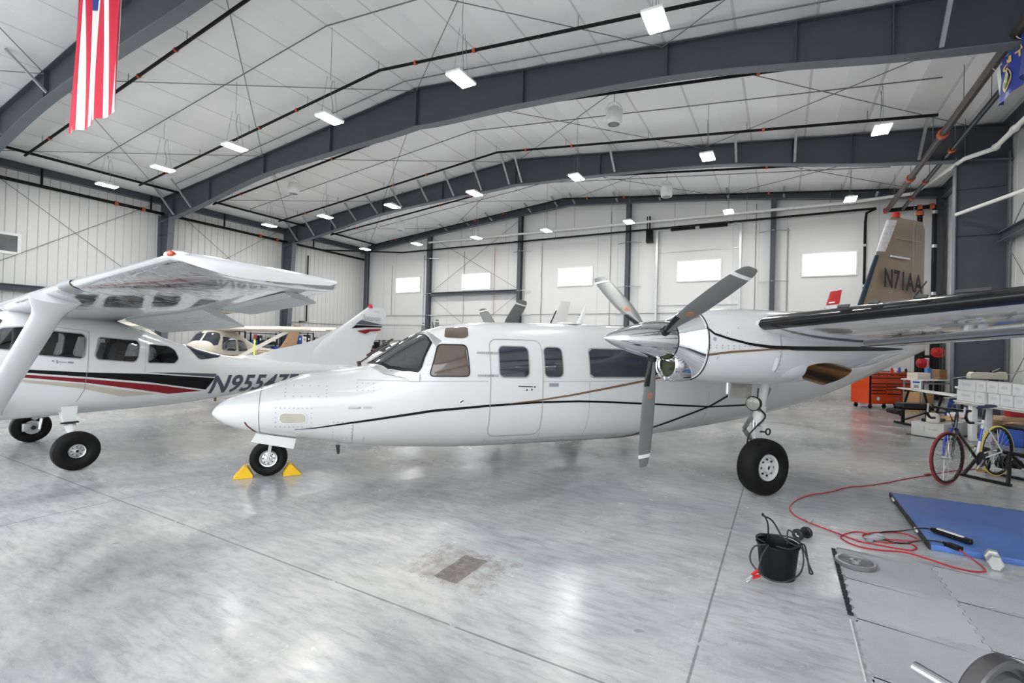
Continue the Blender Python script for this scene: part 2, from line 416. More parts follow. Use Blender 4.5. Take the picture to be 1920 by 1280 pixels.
# ---------------------------------------------------------------- walls
def ribbed(name, u, t0, t1, z1, into, label, step=.31):
    mb = MB(); pr = []; t = t0
    while t < t1:
        for dt, d in ((0, 0), (step - .036, 0), (step - .028, -.016), (step - .008, -.016), (step, 0)):
            if t + dt <= t1: pr.append((t + dt, d))
        t += step
    for tt, d in pr: mb.v += [W(u + d * into, tt, 0), W(u + d * into, tt, z1)]
    for i in range(len(pr) - 1):
        mb.f.append([2 * i, 2 * i + 2, 2 * i + 3, 2 * i + 1]); mb.m.append(1 if pr[i][1] < 0 and pr[i + 1][1] < 0 else 0)
    return struct(mb.build(name, [M_WALL, M_SEAM], smooth=False), label)
wl = ribbed('wall_left', UL, T0, T1, 8.1, 1, 'white ribbed steel wall panel on the left side')
wr = ribbed('wall_right', UR, T0, T1, 8.1, -1, 'white ribbed steel wall panel on the right side', .5)
WIN = [(2.53, 4.63, 4.82, 5.86), (7.82, 9.91, 4.83, 5.87), (14.16, 16.18, 4.84, 5.85), (20.38, 22.36, 4.86, 5.86), (25.51, 27.48, 4.87, 5.87)]
mb = MB(); ub = sorted({UL, UR} | {x for w in WIN for x in w[:2]}); zb_ = [0, 4.84, 5.86, 7.9]
for i in range(len(ub) - 1):
    for j in range(3):
        if j == 1 and any(abs(w[0] - ub[i]) < 1e-6 for w in WIN): continue
        mb.quad(W(ub[i], T0, zb_[j]), W(ub[i + 1], T0, zb_[j]), W(ub[i + 1], T0, zb_[j + 1]), W(ub[i], T0, zb_[j + 1]))
mb.add([W(UL, T0, 7.9), W(UR, T0, 7.9), W(UR, T0, 8.1), W(RID, T0, 9.6), W(UL, T0, 8.1)], [(0, 1, 2, 3, 4)])
mb.mi(1)
for u in [x * 1.07 + .35 for x in range(28)]:
    if not any(w[0] - .02 < u < w[1] + .02 for w in WIN): mb.box(W(u, T0 + .004, 4), (.012, .006, 7.7), BROT)
struct(mb.build('wall_back', [M_WALL, M_SEAM], smooth=False), 'white panelled end wall with five small windows')
for i, (a, b, z0, z1) in enumerate(WIN):
    z0, z1 = 4.84, 5.86
    o = bpy.data.objects.new('window_%d' % (i + 1), None); COL.objects.link(o); o.location = W((a + b) / 2, T0, z0); o.rotation_euler.z = BROT; struct(o, 'bright window high on the back wall, %s from the left' % ('first', 'second', 'third', 'fourth', 'fifth')[i])
    h = (b - a) / 2; f = MB(); H = z1 - z0
    for c, s in (((0, .0, .025), (2 * h, .14, .05)), ((0, 0, H - .025), (2 * h, .14, .05)), ((-h + .025, 0, H / 2), (.05, .14, H - .1)), ((h - .025, 0, H / 2), (.05, .14, H - .1))): f.box(c, s)
    f.build('window_frame', M_WHITE, o, smooth=False)
    g = MB(); g.box((0, .03, H / 2), (2 * h - .1, .01, H - .1)); g.build('pane', M_GLASSW, o, smooth=False)
# window on the left wall (partly in the frame)
o = bpy.data.objects.new('window_6', None); COL.objects.link(o); o.location = W(UL + .02, 18.0, 4.55); o.rotation_euler.z = BROT + pi / 2; struct(o, 'interior window in the left wall looking into an office')
f = MB()
for c, s in (((0, 0, .05), (1.9, .08, .1)), ((0, 0, .75), (1.9, .08, .1)), ((-.9, 0, .4), (.1, .08, .6)), ((.9, 0, .4), (.1, .08, .6))): f.box(c, s)
f.build('window_frame', M_WHITE, o, smooth=False)
g = MB(); g.box((0, .0, .4), (1.7, .012, .6)); g.build('pane', mat('office_pane', (.18, .2, .2), .08, var=.5, vs=1.5), o, smooth=False)
# overhead door in the back wall, around the fourth window
o = bpy.data.objects.new('door_1', None); COL.objects.link(o); o.location = W(21.3, 0, 0); o.rotation_euler.z = BROT; struct(o, 'white overhead door with steel tracks in the back wall')
f = MB()
for x in (-1.84, 1.84): f.box((x, -.02, 3.75), (.1, .08, 7.5))
f.build('door_track', M_GALV, o, smooth=False)
f = MB(); f.cyl((-1.84, -.05, 7.35), (1.84, -.05, 7.35), .035, n=10); f.build('door_shaft', M_GALV, o)
f = MB(); f.cyl((-1.2, -.05, 7.35), (-.1, -.05, 7.35), .07, n=10); f.cyl((.1, -.05, 7.35), (1.3, -.05, 7.35), .07, n=10); f.build('door_spring', M_PIPE, o)
f = MB(); f.bbox((-2.2, -.08, 7.1), (.3, .25, .6), .03); f.box((-2.2, -.08, 7.75), (.06, .06, .7)); f.box((-2.32, -.08, 7.6), (.04, .04, 1.)); f.build('door_motor', M_PIPE, o)
f = MB()
for z in (1.2, 2.5, 3.75, 6.3): f.box((0, .11, z), (3.6, .03, .03))
f.build('door_rail', M_GALV, o, smooth=False)
# header over the open hangar door behind the camera
mb = MB(); mb.add([W(UL, T1, 7.6), W(UR, T1, 7.6), W(UR, T1, 8.1), W(RID, T1, 9.6), W(UL, T1, 8.1)], [(0, 1, 2, 3, 4)])
struct(mb.build('wall_front', M_WALL, smooth=False), 'white header above the open hangar door')
# ---------------------------------------------------------------- steel frames
def depth(u):
    return lerp_tab([(UL, 1.0), (2.2, .95), (7.2, .72), (11.5, .9), (RID, 1.08), (18.2, .88), (22.7, .72), (27.2, .95), (UR, 1.0)], u)[0]
def rafter(t, k, label, name='roof_beam', braces=(), wide=.26):
    mb = MB(); N_ = 48; us = sorted({UL + (UR - UL) * i / N_ for i in range(N_ + 1)} | {RID})
    top = [(u, roofz(u) - .075) for u in us]; bot = [(u, roofz(u) - .04 - depth(u) * k) for u in us]
    for dt in (-.012, .012):
        o = len(mb.v)
        for (u, z1), (_, z0) in zip(top, bot): mb.v += [W(u, t + dt, z0), W(u, t + dt, z1)]
        for i in range(len(us) - 1): mb.f.append([o + 2 * i, o + 2 * i + 2, o + 2 * i + 3, o + 2 * i + 1]); mb.m.append(0)
    for L_, mi in ((top, 0), (bot, 1)):
        mb.mi(mi)
        for i in range(len(us) - 1):
            a, b = L_[i], L_[i + 1]; mb.bar(W(a[0], t, a[1]), W(b[0], t, b[1]), wide, .025)
    mb.mi(0)
    for u in (.7, 3.6, 7.3, 11, RID, 18.6, 22.4, 25.0, 26.6, 29.2):
        z = roofz(u) - .075; d = depth(u) * k - .035; mb.box(W(u, t, z - d / 2), (.02, wide * .9, d), BROT)
    b = struct(mb.build(name, [M_BEAM, M_BEAML], smooth=False), label)
    for u in braces:
        f = MB(); z = roofz(u); f.bar(W(u, t + .13, z - .04 - depth(u) * k + .06), W(u + .02, t + .95, z - .06), .07, .05); f.build('flange_brace', M_GALV, b, smooth=False)
    return b
def column(name, u, t, w, dpt, z1, label, side=0, taper=1.):
    """H column: web along u when side != 0 (web from the wall inwards)"""
    mb = MB()
    if side:
        u0 = u; ub0 = u + side * dpt * taper; ub1 = u + side * dpt
        mb.add([W(u0, t + .012, 0), W(ub0, t + .012, 0), W(ub1, t + .012, z1), W(u0, t + .012, z1), W(u0, t - .012, 0), W(ub0, t - .012, 0), W(ub1, t - .012, z1), W(u0, t - .012, z1)], [(0, 1, 2, 3), (4, 5, 6, 7)])
        mb.mi(1); mb.bar(W(ub0, t, 0), W(ub1, t, z1), .025, w, up=BV); mb.bar(W(u0, t, 0), W(u0, t, z1), .025, w, up=BV)
        mb.mi(0)
        for z in (2.5, 5., z1 - .9): mb.box(W((u0 + ub1) / 2, t, z), (dpt * .96, w * .5, .02), BROT)
    else:
        for s in (-1, 1): mb.bar(W(u, t + s * dpt / 2, 0), W(u, t + s * dpt / 2, z1), w, .02, up=BV)
        mb.mi(1); mb.box(W(u, t, z1 / 2), (.02, dpt, z1), BROT)
    return struct(mb.build(name, [M_BEAM, M_BEAML], smooth=False), label)
FT = [(6.0, 'second steel roof beam from the back wall'), (12.35, 'large steel roof beam across the middle of the hangar'), (18.7, 'steel roof beam nearest the flag')]
rafter(6.0, 1., FT[0][1], braces=(.9, 2.3, 4.0, 5.5, 7.0, 8.6, 10.2, 11.7, 13.2, 14.6, 15.2, 19.2, 23.4, 25.1, 28.2))
rafter(12.35, 1.12, FT[1][1], braces=(.9, 2.3, 27.3))
rafter(18.7, 1.12, FT[2][1], braces=(4.2, 7.6))
rafter(.1, .36, 'slim steel roof beam along the back wall', wide=.2, braces=(6.9, 8.5, 10.1, 12.6, 14.2, 15.2, 17.5, 19.6, 22.6, 24.8, 28.0))
for t, n in ((6.0, 'second from the back'), (12.35, 'third from the back'), (18.7, 'nearest the camera')):
    column('steel_column', UL + .03, t, .26, .95, 7.2, 'grey steel column on the left wall, ' + n, 1, .55)
    column('steel_column', UR - .08, t, .26, 1.1, 7.2, 'broad grey steel column on the right wall, ' + n, -1, .98)
for u, n in ((0.05, 'in the back left corner'), (5.45, 'first from the left'), (11.92, 'second from the left'), (18.05, 'third from the left'), (24.43, 'fourth from the left'), (30.0, 'in the back right corner')):
    c = column('steel_column', u, .08, .2, .26, roofz(u) - .3, 'slim grey column against the back wall, ' + n)
    if .5 < u < 29:
        for z in (6.9, 4.7, 3.35):
            f = MB(); f.bar(W(u, .22, z), W(u + .62, -.1, z), .05, .03); f.bar(W(u, .22, z), W(u - .55, -.1, z), .05, .03); f.build('girt_brace', M_GALV, c, smooth=False)
# wall beams
def wbeam(name, a, b, w, h, label, m=M_BEAM):
    f = MB(); f.bar(a, b, w, .02); up = V3((0, 0, h)); f.bar(a - up, b - up, w, .02)
    f.mi(1); f.bar(a - up / 2, b - up / 2, .03, h)
    return struct(f.build(name, [M_BEAML, m], smooth=False), label)
wbeam('wall_beam', W(5.6, .1, 4.75), W(11.8, .1, 4.75), .2, .2, 'grey steel beam between two columns under the second window')
wbeam('wall_beam', W(UL + .15, 12.4, 3.42), W(UL + .15, T1, 3.42), .2, .26, 'grey steel beam along the left wall behind the wing')
wbeam('wall_beam', W(UR - .2, 6.1, 5.0), W(UR - .2, T1, 5.0), .2, .24, 'grey steel beam along the right wall beside the column')
wbeam('eave_beam', W(UL + .12, T0, 8.02), W(UL + .12, T1, 8.02), .2, .3, 'dark eave beam along the top of the left wall')
wbeam('eave_beam', W(UR - .12, T0, 8.0), W(UR - .12, T1, 8.0), .2, .4, 'dark eave beam along the top of the right wall')
# rods
def rod(a, b, label, r=.011, m=M_WIRE, name='brace_rod', g=None):
    f = MB(); f.cyl(a, b, r, n=6); o = struct(f.build(name, m), label)
    if g: o['group'] = g
for i, (ta, tb) in enumerate(((.2, 5.9), (6.1, 12.2), (12.5, 18.5), (18.8, 25.4))):
    for k, (ua, ub2) in enumerate(((.2, 7.3), (7.3, 14.8), (14.9, 22.3), (22.3, 29.5))):
        for s in (0, 1):
            a, b = (ua, ub2) if s == 0 else (ub2, ua)
            rod(W(a, ta, roofz(a) - .16), W(b, tb, roofz(b) - .16), 'thin diagonal roof brace rod below the roof lining', g='roof brace rods')
for a, b in (((18.7, 3.5), (12.4, 7.85)), ((18.7, 8.0), (12.4, 3.6)), ((12.3, 8.0), (6.1, 3.6)), ((12.3, 3.6), (6.1, 8.0))):
    rod(W(UL + .06, a[0], a[1]), W(UL + .06, b[0], b[1]), 'thin diagonal brace rod on the left wall', g='left wall brace rods')
for a, b in (((5.6, 4.8), (11.8, 8.7)), ((5.6, 8.2), (11.8, 4.8)), ((5.6, 4.5), (11.8, .3)), ((5.6, .3), (11.8, 4.5))):
    rod(W(a[0], 0, a[1]), W(b[0], 0, b[1]), 'thin diagonal brace rod on the back wall', g='back wall brace rods')
for a, b in (((6.2, 4.8), (11, 8.)), ((6.2, 8.), (11., 5.)), ((6.2, 4.7), (11., .4)), ((6.2, .6), (11., 4.7))):
    rod(W(UR - .15, a[0], a[1]), W(UR - .15, b[0], b[1]), 'thin diagonal brace rod on the right wall', g='right wall brace rods')
# ---------------------------------------------------------------- sprinkler and service pipes
def pipe(name, pts, r, label, cat='pipe', m=M_PIPE, coup=(), cm=M_ORNG, hangers=0, group=None, n=10, part='coupling'):
    root = thing(name, label, cat, pts[0], group=group); base = V3(pts[0]); f = MB()
    q = [V3(p) - base for p in pts]; f.tube(q, r, n); f.build('pipe_run', m, root)
    L_ = [0]
    for i in range(len(q) - 1): L_.append(L_[-1] + (q[i + 1] - q[i]).length)
    def along(s):
        s *= L_[-1]
        for i in range(len(q) - 1):
            if s <= L_[i + 1] + 1e-9: return q[i].lerp(q[i + 1], (s - L_[i]) / max(1e-9, L_[i + 1] - L_[i])), (q[i + 1] - q[i]).normalized()
    for s in coup:
        p, d = along(s); g = MB(); g.cyl(p - d * r * .9, p + d * r * .9, r * 1.45, n=10); g.build(part, cm, root)
    for i in range(hangers):
        p, d = along((i + .5) / hangers); u = toW(base + p)[0]; z = roofz(u) - .02 - (base + p).z
        if z > .05: g = MB(); g.cyl(p, p + V3((0, 0, z)), .008, n=5); g.build('pipe_hanger', M_WIRE, root)
    return root
RB = ('along the back wall', 'second from the back wall', 'just behind the second roof beam', 'in front of the second roof beam', 'behind the large roof beam', 'in front of the large roof beam', 'nearest the flag')
for i, t in enumerate((.95, 4.2, 7.6, 11.0, 14.0, 17.5)):
    pipe('sprinkler_pipe', [W(u, t, roofz(u) - .3) for u in (1.3, 8, 12, 14.0, RID, 15.7, 18, 22, 28.3)], .04, 'black sprinkler pipe under the roof lining, ' + RB[i], coup=(.08, .3, .37, .55, .62, .85), hangers=9, group='black sprinkler pipes under the roof')
pipe('sprinkler_main', [W(1.3, .5, 8.02), W(1.3, T1 - .3, 8.02)], .05, 'upper black sprinkler main running along the left wall', hangers=10)
pipe('sprinkler_main', [W(-.2, .1, 7.2), W(-.2, T1 - .3, 7.32)], .065, 'lower thick black sprinkler main on the left wall', coup=(.26, .3, .52, .56, .78))
for i, t in enumerate((4.2, 9.6, 12.9, 16.6)):
    pipe('drop_pipe', [W(-.2, t, 7.95), W(-.2, t, 7.3)], .04, 'short vertical black pipe above the left wall main, %s from the back' % ('first', 'second', 'third', 'fourth')[i])
pipe('sprinkler_main', [W(3.4, .3, 7.4), W(28.0, .3, 7.4)], .045, 'black pipe running across the back wall above the windows', hangers=8)
pipe('sprinkler_main', [W(-.2, 3.6, 7.22), W(3.4, .3, 7.4)], .045, 'black pipe crossing the back left corner')
pipe('drop_pipe', [W(28.0, .3, 7.4), W(27.7, .28, 7.25), W(27.68, .15, 6.9), W(27.68, .15, 2.2)], .05, 'black drop pipe on the back wall beside the fifth window', coup=(.3, .6, .8), cm=M_GALV)
pipe('sprinkler_main', [W(28.32, .6, 7.22), W(28.32, 16, 7.28)], .085, 'thick brown sprinkler main slanting towards the blue flag', m=mat('brown_pipe', (.085, .07, .065), .5, var=.2), coup=(.25, .48), hangers=6)
pipe('sprinkler_main', [W(28.78, .6, 7.2), W(28.78, 16, 7.26)], .06, 'thinner grey sprinkler main beside the thick brown one', m=mat('dark_pipe', (.06, .065, .075), .4, .4), coup=(.1, .22, .4), hangers=6)
pipe('cross_pipe', [W(28.2, .6, 7.2), W(29.75, .6, 7.2)], .075, 'black cross pipe joining the two mains above the brown tail', coup=(.05, .7, .93))
for u, n in ((29.3, 'left'), (29.72, 'right')):
    pipe('riser_pipe', [W(u, .6, 7.12), W(u, .6, .05)], .085 if n == 'left' else .065, 'vertical black riser pipe in the back right corner, %s one' % n, coup=(.02, .2, .45, .7), cm=M_ORNG if n == 'left' else M_GALV)
pipe('plastic_pipe', [W(29.55, 16, 7.05), W(29.55, 7.0, 7.02), W(29.1, 6.55, 7.0), W(29.0, 5.6, 7.05), W(29.0, 1.2, 7.6), W(27, .35, 7.72), W(5.6, .35, 7.85)], .06, 'white plastic pipe bending round the right column', m=M_PVC, part='fitting', cm=M_PVC, coup=(.2, .23), hangers=6)
pipe('brace_tube', [W(29.0, 6.3, 5.55), W(30.05, 8.6, 5.62)], .05, 'white diagonal tube from the right column to the right wall', m=M_PVC, n=8)
pipe('riser_pipe', [W(3.2, .1, 7.2), W(UL + .1, 4.4, 6.75), W(UL + .1, 4.4, 2.75), W(UL + .1, 4.9, 2.7)][1:], .04, 'black pipe dropping down the left wall near the corner', coup=(.3,))
pipe('wall_conduit', [W(UL + .04, 5.6, 2.66), W(UL + .04, .1, 2.66)], .016, 'thin grey conduit low on the left wall', m=M_WIRE, n=6)
pipe('wall_conduit', [W(.2, -.1, 3.36), W(30, -.1, 3.36)], .016, 'thin grey conduit along the back wall, upper one', m=M_WIRE, n=6)
pipe('wall_conduit', [W(.2, -.1, 2.75), W(30, -.1, 2.75)], .014, 'thin grey conduit along the back wall, lower one', m=M_WIRE, n=6)
for u, z0, z1 in ((2.2, 3.4, 6.7), (4.9, 2, 7.2), (8.0, 2, 7.2), (13.2, 2, 7.3), (17.1, 2., 8.6), (23.75, 2, 8.2), (25.0, 2., 7.)):
    pipe('wall_conduit', [W(u, -.1, z1), W(u, -.1, z0)], .013, 'thin vertical conduit on the back wall', m=M_WIRE, n=6, group='vertical conduits on the back wall')
pipe('sprinkler_feed', [W(10.2, 0, 7.3), W(10.2, 0, 3.36)], .018, 'thin red vertical pipe on the back wall beside the second window', m=mat('faded_red_pipe', (.4, .2, .15), .5), n=6)
ROW = ((3.0, 'back', 'row nearest the back wall'), (9.2, 'middle', 'middle row'), (15.7, 'front', 'row nearest the camera'))
for t, n, lab in ROW:
    pipe('light_conduit', [W(u, t + .14, roofz(u) - .14) for u in (1.6, RID, 28)], .015, 'thin conduit feeding the ceiling lights of the ' + lab, m=M_WIRE, n=6)
pipe('light_conduit', [W(u, 13.0, roofz(u) - .12) for u in (2, RID, 28)], .016, 'thin conduit beside the large roof beam', m=M_WIRE, n=6)
# ---------------------------------------------------------------- ceiling lights
def light_proto():
    r = thing('hanging_light', 'x', 'light')
    f = MB(); f.bbox((0, 0, .055), (.62, .36, .05), .012); f.bbox((0, 0, .11), (.3, .2, .07), .015); f.build('housing', M_WHITE, r)
    f = MB(); f.box((0, 0, .022), (.58, .33, .016)); f.build('lens', M_LENS, r, smooth=False)
    f = MB()
    for x in (-.25, .25): f.cyl((x, 0, .07), (x * .4, 0, 1.05), .004, n=5)
    f.build('hanger_wire', M_WIRE, r)
    f = MB(); f.tube(smooth_line([(.06, 0, .14), (.1, .02, .4), (.02, 0, .7), (.07, .02, 1.02)], 4), .007, 5); f.build('cord', M_WIRE, r)
    return r
lp = light_proto(); first = True
ORD = ('first', 'second', 'third', 'fourth', 'fifth', 'sixth', 'seventh')
for t, n, lab in ROW:
    for k in range(7):
        u = 2.9 + 4.0 * k
        if n == 'front' and k > 5: continue
        o = lp if first else dup(lp); first = False
        o.location = W(u, t, 7.12); o.rotation_euler = (0, 0, BROT + pi / 2)
        s = (roofz(u) - .1 - 7.12) / 1.05; o.scale = (1, 1, 1)
        o['label'] = 'bright hanging ceiling light in the %s, %s from the left' % (lab, ORD[k]); o['group'] = 'ceiling lights'
        if s > 1.06:
            f = MB(); f.cyl((0, 0, 1.0), (0, 0, 1.05 * s), .006, n=5); f.build('upper_wire', M_WIRE, o)
# destratification fans
def fan_proto():
    r = thing('hanging_fan', 'x', 'fan')
    f = MB(); f.lathe([(0, .17), (.0, .21), (.03, .23), (.3, .235), (.42, .21), (.47, .17), (.48, .02)], n=24); f.build('shell', M_WHITE, r)
    f = MB(); f.lathe([(-.004, .165), (-.004, .12), (.02, .1)], n=24); f.build('grille', M_GREYP, r)
    f = MB(); f.tube([(.25 * cos(a), 0, .3 + .36 * sin(a)) for a in [pi * i / 10 for i in range(11)]], .012, 6); f.build('bracket', M_WHITE, r)
    f = MB(); f.cyl((0, 0, .66), (0, 0, .95), .008, n=6); f.build('cord', M_WIRE, r)
    return r
fp = fan_proto()
for i, (u, t, z, l) in enumerate(((20.5, 10.4, 8.27, 'white bucket-shaped hanging fan right of centre, between the two large beams'), (20.55, 3.35, 8.15, 'white bucket-shaped hanging fan near the back wall, right of centre'), (6.3, 10.4, 8.12, 'white bucket-shaped hanging fan on the left side between the two large beams'), (5.95, 3.35, 8.12, 'white bucket-shaped hanging fan near the back wall on the left'))):
    o = fp if i == 0 else dup(fp); o.location = W(u, t, z - .2); o['label'] = l; o['group'] = 'hanging fans'
# ---------------------------------------------------------------- world and camera
w = bpy.data.worlds.new('world'); SC.world = w; w.use_nodes = True
nt = w.node_tree; bg = nt.nodes['Background']
tc = nt.nodes.new('ShaderNodeTexCoord'); nz = nt.nodes.new('ShaderNodeTexNoise'); nz.inputs['Scale'].default_value = 2
nt.links.new(tc.outputs['Generated'], nz.inputs['Vector'])
cr = nt.nodes.new('ShaderNodeValToRGB'); cr.color_ramp.elements[0].color = (.86, .93, 1, 1); cr.color_ramp.elements[1].color = (1, 1, 1, 1)
nt.links.new(nz.outputs['Fac'], cr.inputs[0]); nt.links.new(cr.outputs[0], bg.inputs['Color']); bg.inputs['Strength'].default_value = 2.7
cam = bpy.data.cameras.new('camera'); co = bpy.data.objects.new('camera', cam); COL.objects.link(co)
cam.sensor_width = 36; cam.lens = 36 * FPX / 1920; cam.clip_start = .05; cam.clip_end = 300
M4 = Matrix((CR, CU, -CW)).transposed().to_4x4(); M4.translation = CAM; co.matrix_world = M4; SC.camera = co
SC.view_settings.view_transform = 'Standard'; SC.view_settings.look = 'None'; SC.view_settings.exposure = .43; SC.view_settings.gamma = .93
# ================================================================= the white twin turboprop in the middle
M_PAINT = mat('white_aircraft_paint', (.69, .69, .688), .22, var=.012, vs=1.2, coat=.5)
M_PAINTR = mat('white_glossy_underside', (.78, .78, .78), .1, .35, var=.04, vs=1.5, coat=1., bump=.5, bs=2.6)
M_PANE = mat('tinted_cabin_glass', (.04, .045, .06), .04, var=.5, vs=2.2, coat=1., spec=.8)
M_PANEB = mat('brownish_cabin_glass', (.13, .1, .08), .05, var=.45, vs=3.5, coat=1.)
M_WSHIELD = mat('windscreen_glass', (.035, .045, .045), .03, 0., var=.5, vs=3.2, coat=1., spec=.9)
M_RUBBER = mat('black_rubber_seal', (.01, .01, .011), .4)
M_BOOT = mat('glossy_black_boot', (.009, .009, .01), .2, var=.15, vs=3)
M_LINE = mat('grey_panel_line', (.33, .34, .35), .6, var=.03)
M_STRIPE = mat('black_stripe_paint', (.006, .006, .007), .3, spec=.3)
M_BSTRIPE = mat('brown_stripe_paint', (.2, .12, .07), .3)
M_TAN = mat('tan_metallic_paint', (.36, .27, .2), .38, .25, var=.14, vs=3)
M_BLADE = mat('grey_propeller_paint', (.2, .205, .2), .38, var=.08, vs=4)
M_SKIRT = mat('riveted_bare_metal', (.7, .7, .68), .25, .8, var=.15, vs=8)
M_EXH = mat('heat_stained_exhaust', (.2, .105, .045), .18, .95, var=.75, vs=3.2)
M_OIL = mat('oleo_strut', (.6, .6, .6), .15, 1.)
M_HUBW = mat('worn_white_hub', (.55, .55, .53), .45, var=.12, vs=20)
M_YEL = mat('yellow_paint', (.8, .5, .02), .45, var=.1)
# rows: x, ztop, zbot, half width, z of max width, section exponent
TC = [(-.60, .765, .735, .012, .75, 2.0), (-.54, .85, .675, .085, .755, 2.0), (-.42, .925, .60, .18, .765, 2.0), (-.1, 1.04, .505, .32, .79, 2.1), (.42, 1.215, .425, .47, .84, 2.2), (1.04, 1.315, .325, .61, .87, 2.35),
      (1.25, 1.44, .305, .645, .89, 2.4), (1.55, 1.645, .285, .675, .92, 2.45), (1.85, 1.80, .27, .69, .95, 2.5), (2.25, 1.895, .25, .70, .98, 2.55), (2.85, 1.935, .245, .70, 1.0, 2.6), (4.0, 1.955, .245, .70, 1.0, 2.6),
      (5.3, 1.945, .28, .69, 1.02, 2.5), (6.4, 1.92, .37, .64, 1.05, 2.4), (7.6, 1.90, .50, .55, 1.12, 2.3), (8.9, 1.92, .73, .42, 1.28, 2.2), (10.3, 2.0, 1.07, .27, 1.55, 2.1), (11.8, 2.08, 1.52, .14, 1.78, 2.0), (12.5, 2.08, 1.72, .05, 1.9, 2.0)]
# nacelle about y = 0 (moved to the engine centre line by its builder)
TN = [(4.12, 2.035, 1.31, .33, 1.70, 2.2), (4.5, 2.07, 1.27, .36, 1.70, 2.3), (5.1, 2.09, 1.255, .37, 1.70, 2.4), (5.6, 2.09, 1.27, .36, 1.70, 2.4), (6.2, 2.06, 1.36, .32, 1.72, 2.3), (6.8, 1.98, 1.48, .24, 1.73, 2.2), (7.4, 1.84, 1.61, .12, 1.72, 2.0), (7.83, 1.72, 1.69, .015, 1.705, 2.0)]
# high-wing single: x aft of the main wheels
TS = [(-2.45, 1.02, .78, .16, .92, 2.2), (-2.3, 1.16, .66, .36, .95, 2.4), (-1.9, 1.27, .56, .46, .98, 2.5), (-1.3, 1.34, .52, .53, 1.0, 2.7), (-1.0, 1.44, .52, .545, 1.0, 2.8), (-.62, 1.82, .52, .56, 1.0, 3.0), (-.3, 1.93, .53, .57, .98, 3.2), (.4, 1.88, .54, .57, .97, 3.0), (.95, 1.70, .55, .54, .95, 2.7),
      (1.5, 1.5, .57, .47, .93, 2.4), (2.1, 1.33, .63, .38, .95, 2.3), (2.8, 1.25, .72, .30, .97, 2.2), (3.8, 1.17, .85, .2, 1.0, 2.1), (4.8, 1.1, .95, .1, 1.02, 2.0), (5.15, 1.07, .99, .04, 1.03, 2.0)]

A_LOC, A_RZ = (-2.8631, 5.7711, 0), radians(21.2855)
def mirror_y(mb):
    mb.v = [V3((p.x, -p.y, p.z)) for p in mb.v]; return mb
def airfoil(c, th, n=14, drop=0.):
    """closed section (dx, dz): upper from trailing edge to nose, lower back"""
    P = []
    for i in range(n + 1):
        s = 1 - (1 - cos(pi * i / n)) / 2; t = 5 * th * (.2969 * sqrt(s) - .126 * s - .3516 * s * s + .2843 * s ** 3 - .1015 * s ** 4); P.append((s * c, t * c * 1.12))
    for i in range(1, n):
        s = (1 - cos(pi * i / n)) / 2; t = 5 * th * (.2969 * sqrt(s) - .126 * s - .3516 * s * s + .2843 * s ** 3 - .1015 * s ** 4); P.append((s * c, -t * c * .88))
    return P
def boot_ring(c, th, up, lo, off, n=9):
    """nose strip of the same section, pushed out by off"""
    P = []
    def t(s): return 5 * th * (.2969 * sqrt(s) - .126 * s - .3516 * s * s + .2843 * s ** 3)
    for i in range(n + 1):
        s = up * ((n - i) / n) ** 2; P.append((s * c, t(s) * c * 1.12, s))
    for i in range(1, n + 1):
        s = lo * (i / n) ** 2; P.append((s * c, -t(s) * c * .88, s))
    out = []
    for k, (x, z, s) in enumerate(P):
        a = P[max(k - 1, 0)]; b = P[min(k + 1, len(P) - 1)]; dx, dz = b[0] - a[0], b[1] - a[1]; l = sqrt(dx * dx + dz * dz) or 1
        out.append((x + dz / l * off * 1, z - dx / l * off * 1))
    return out
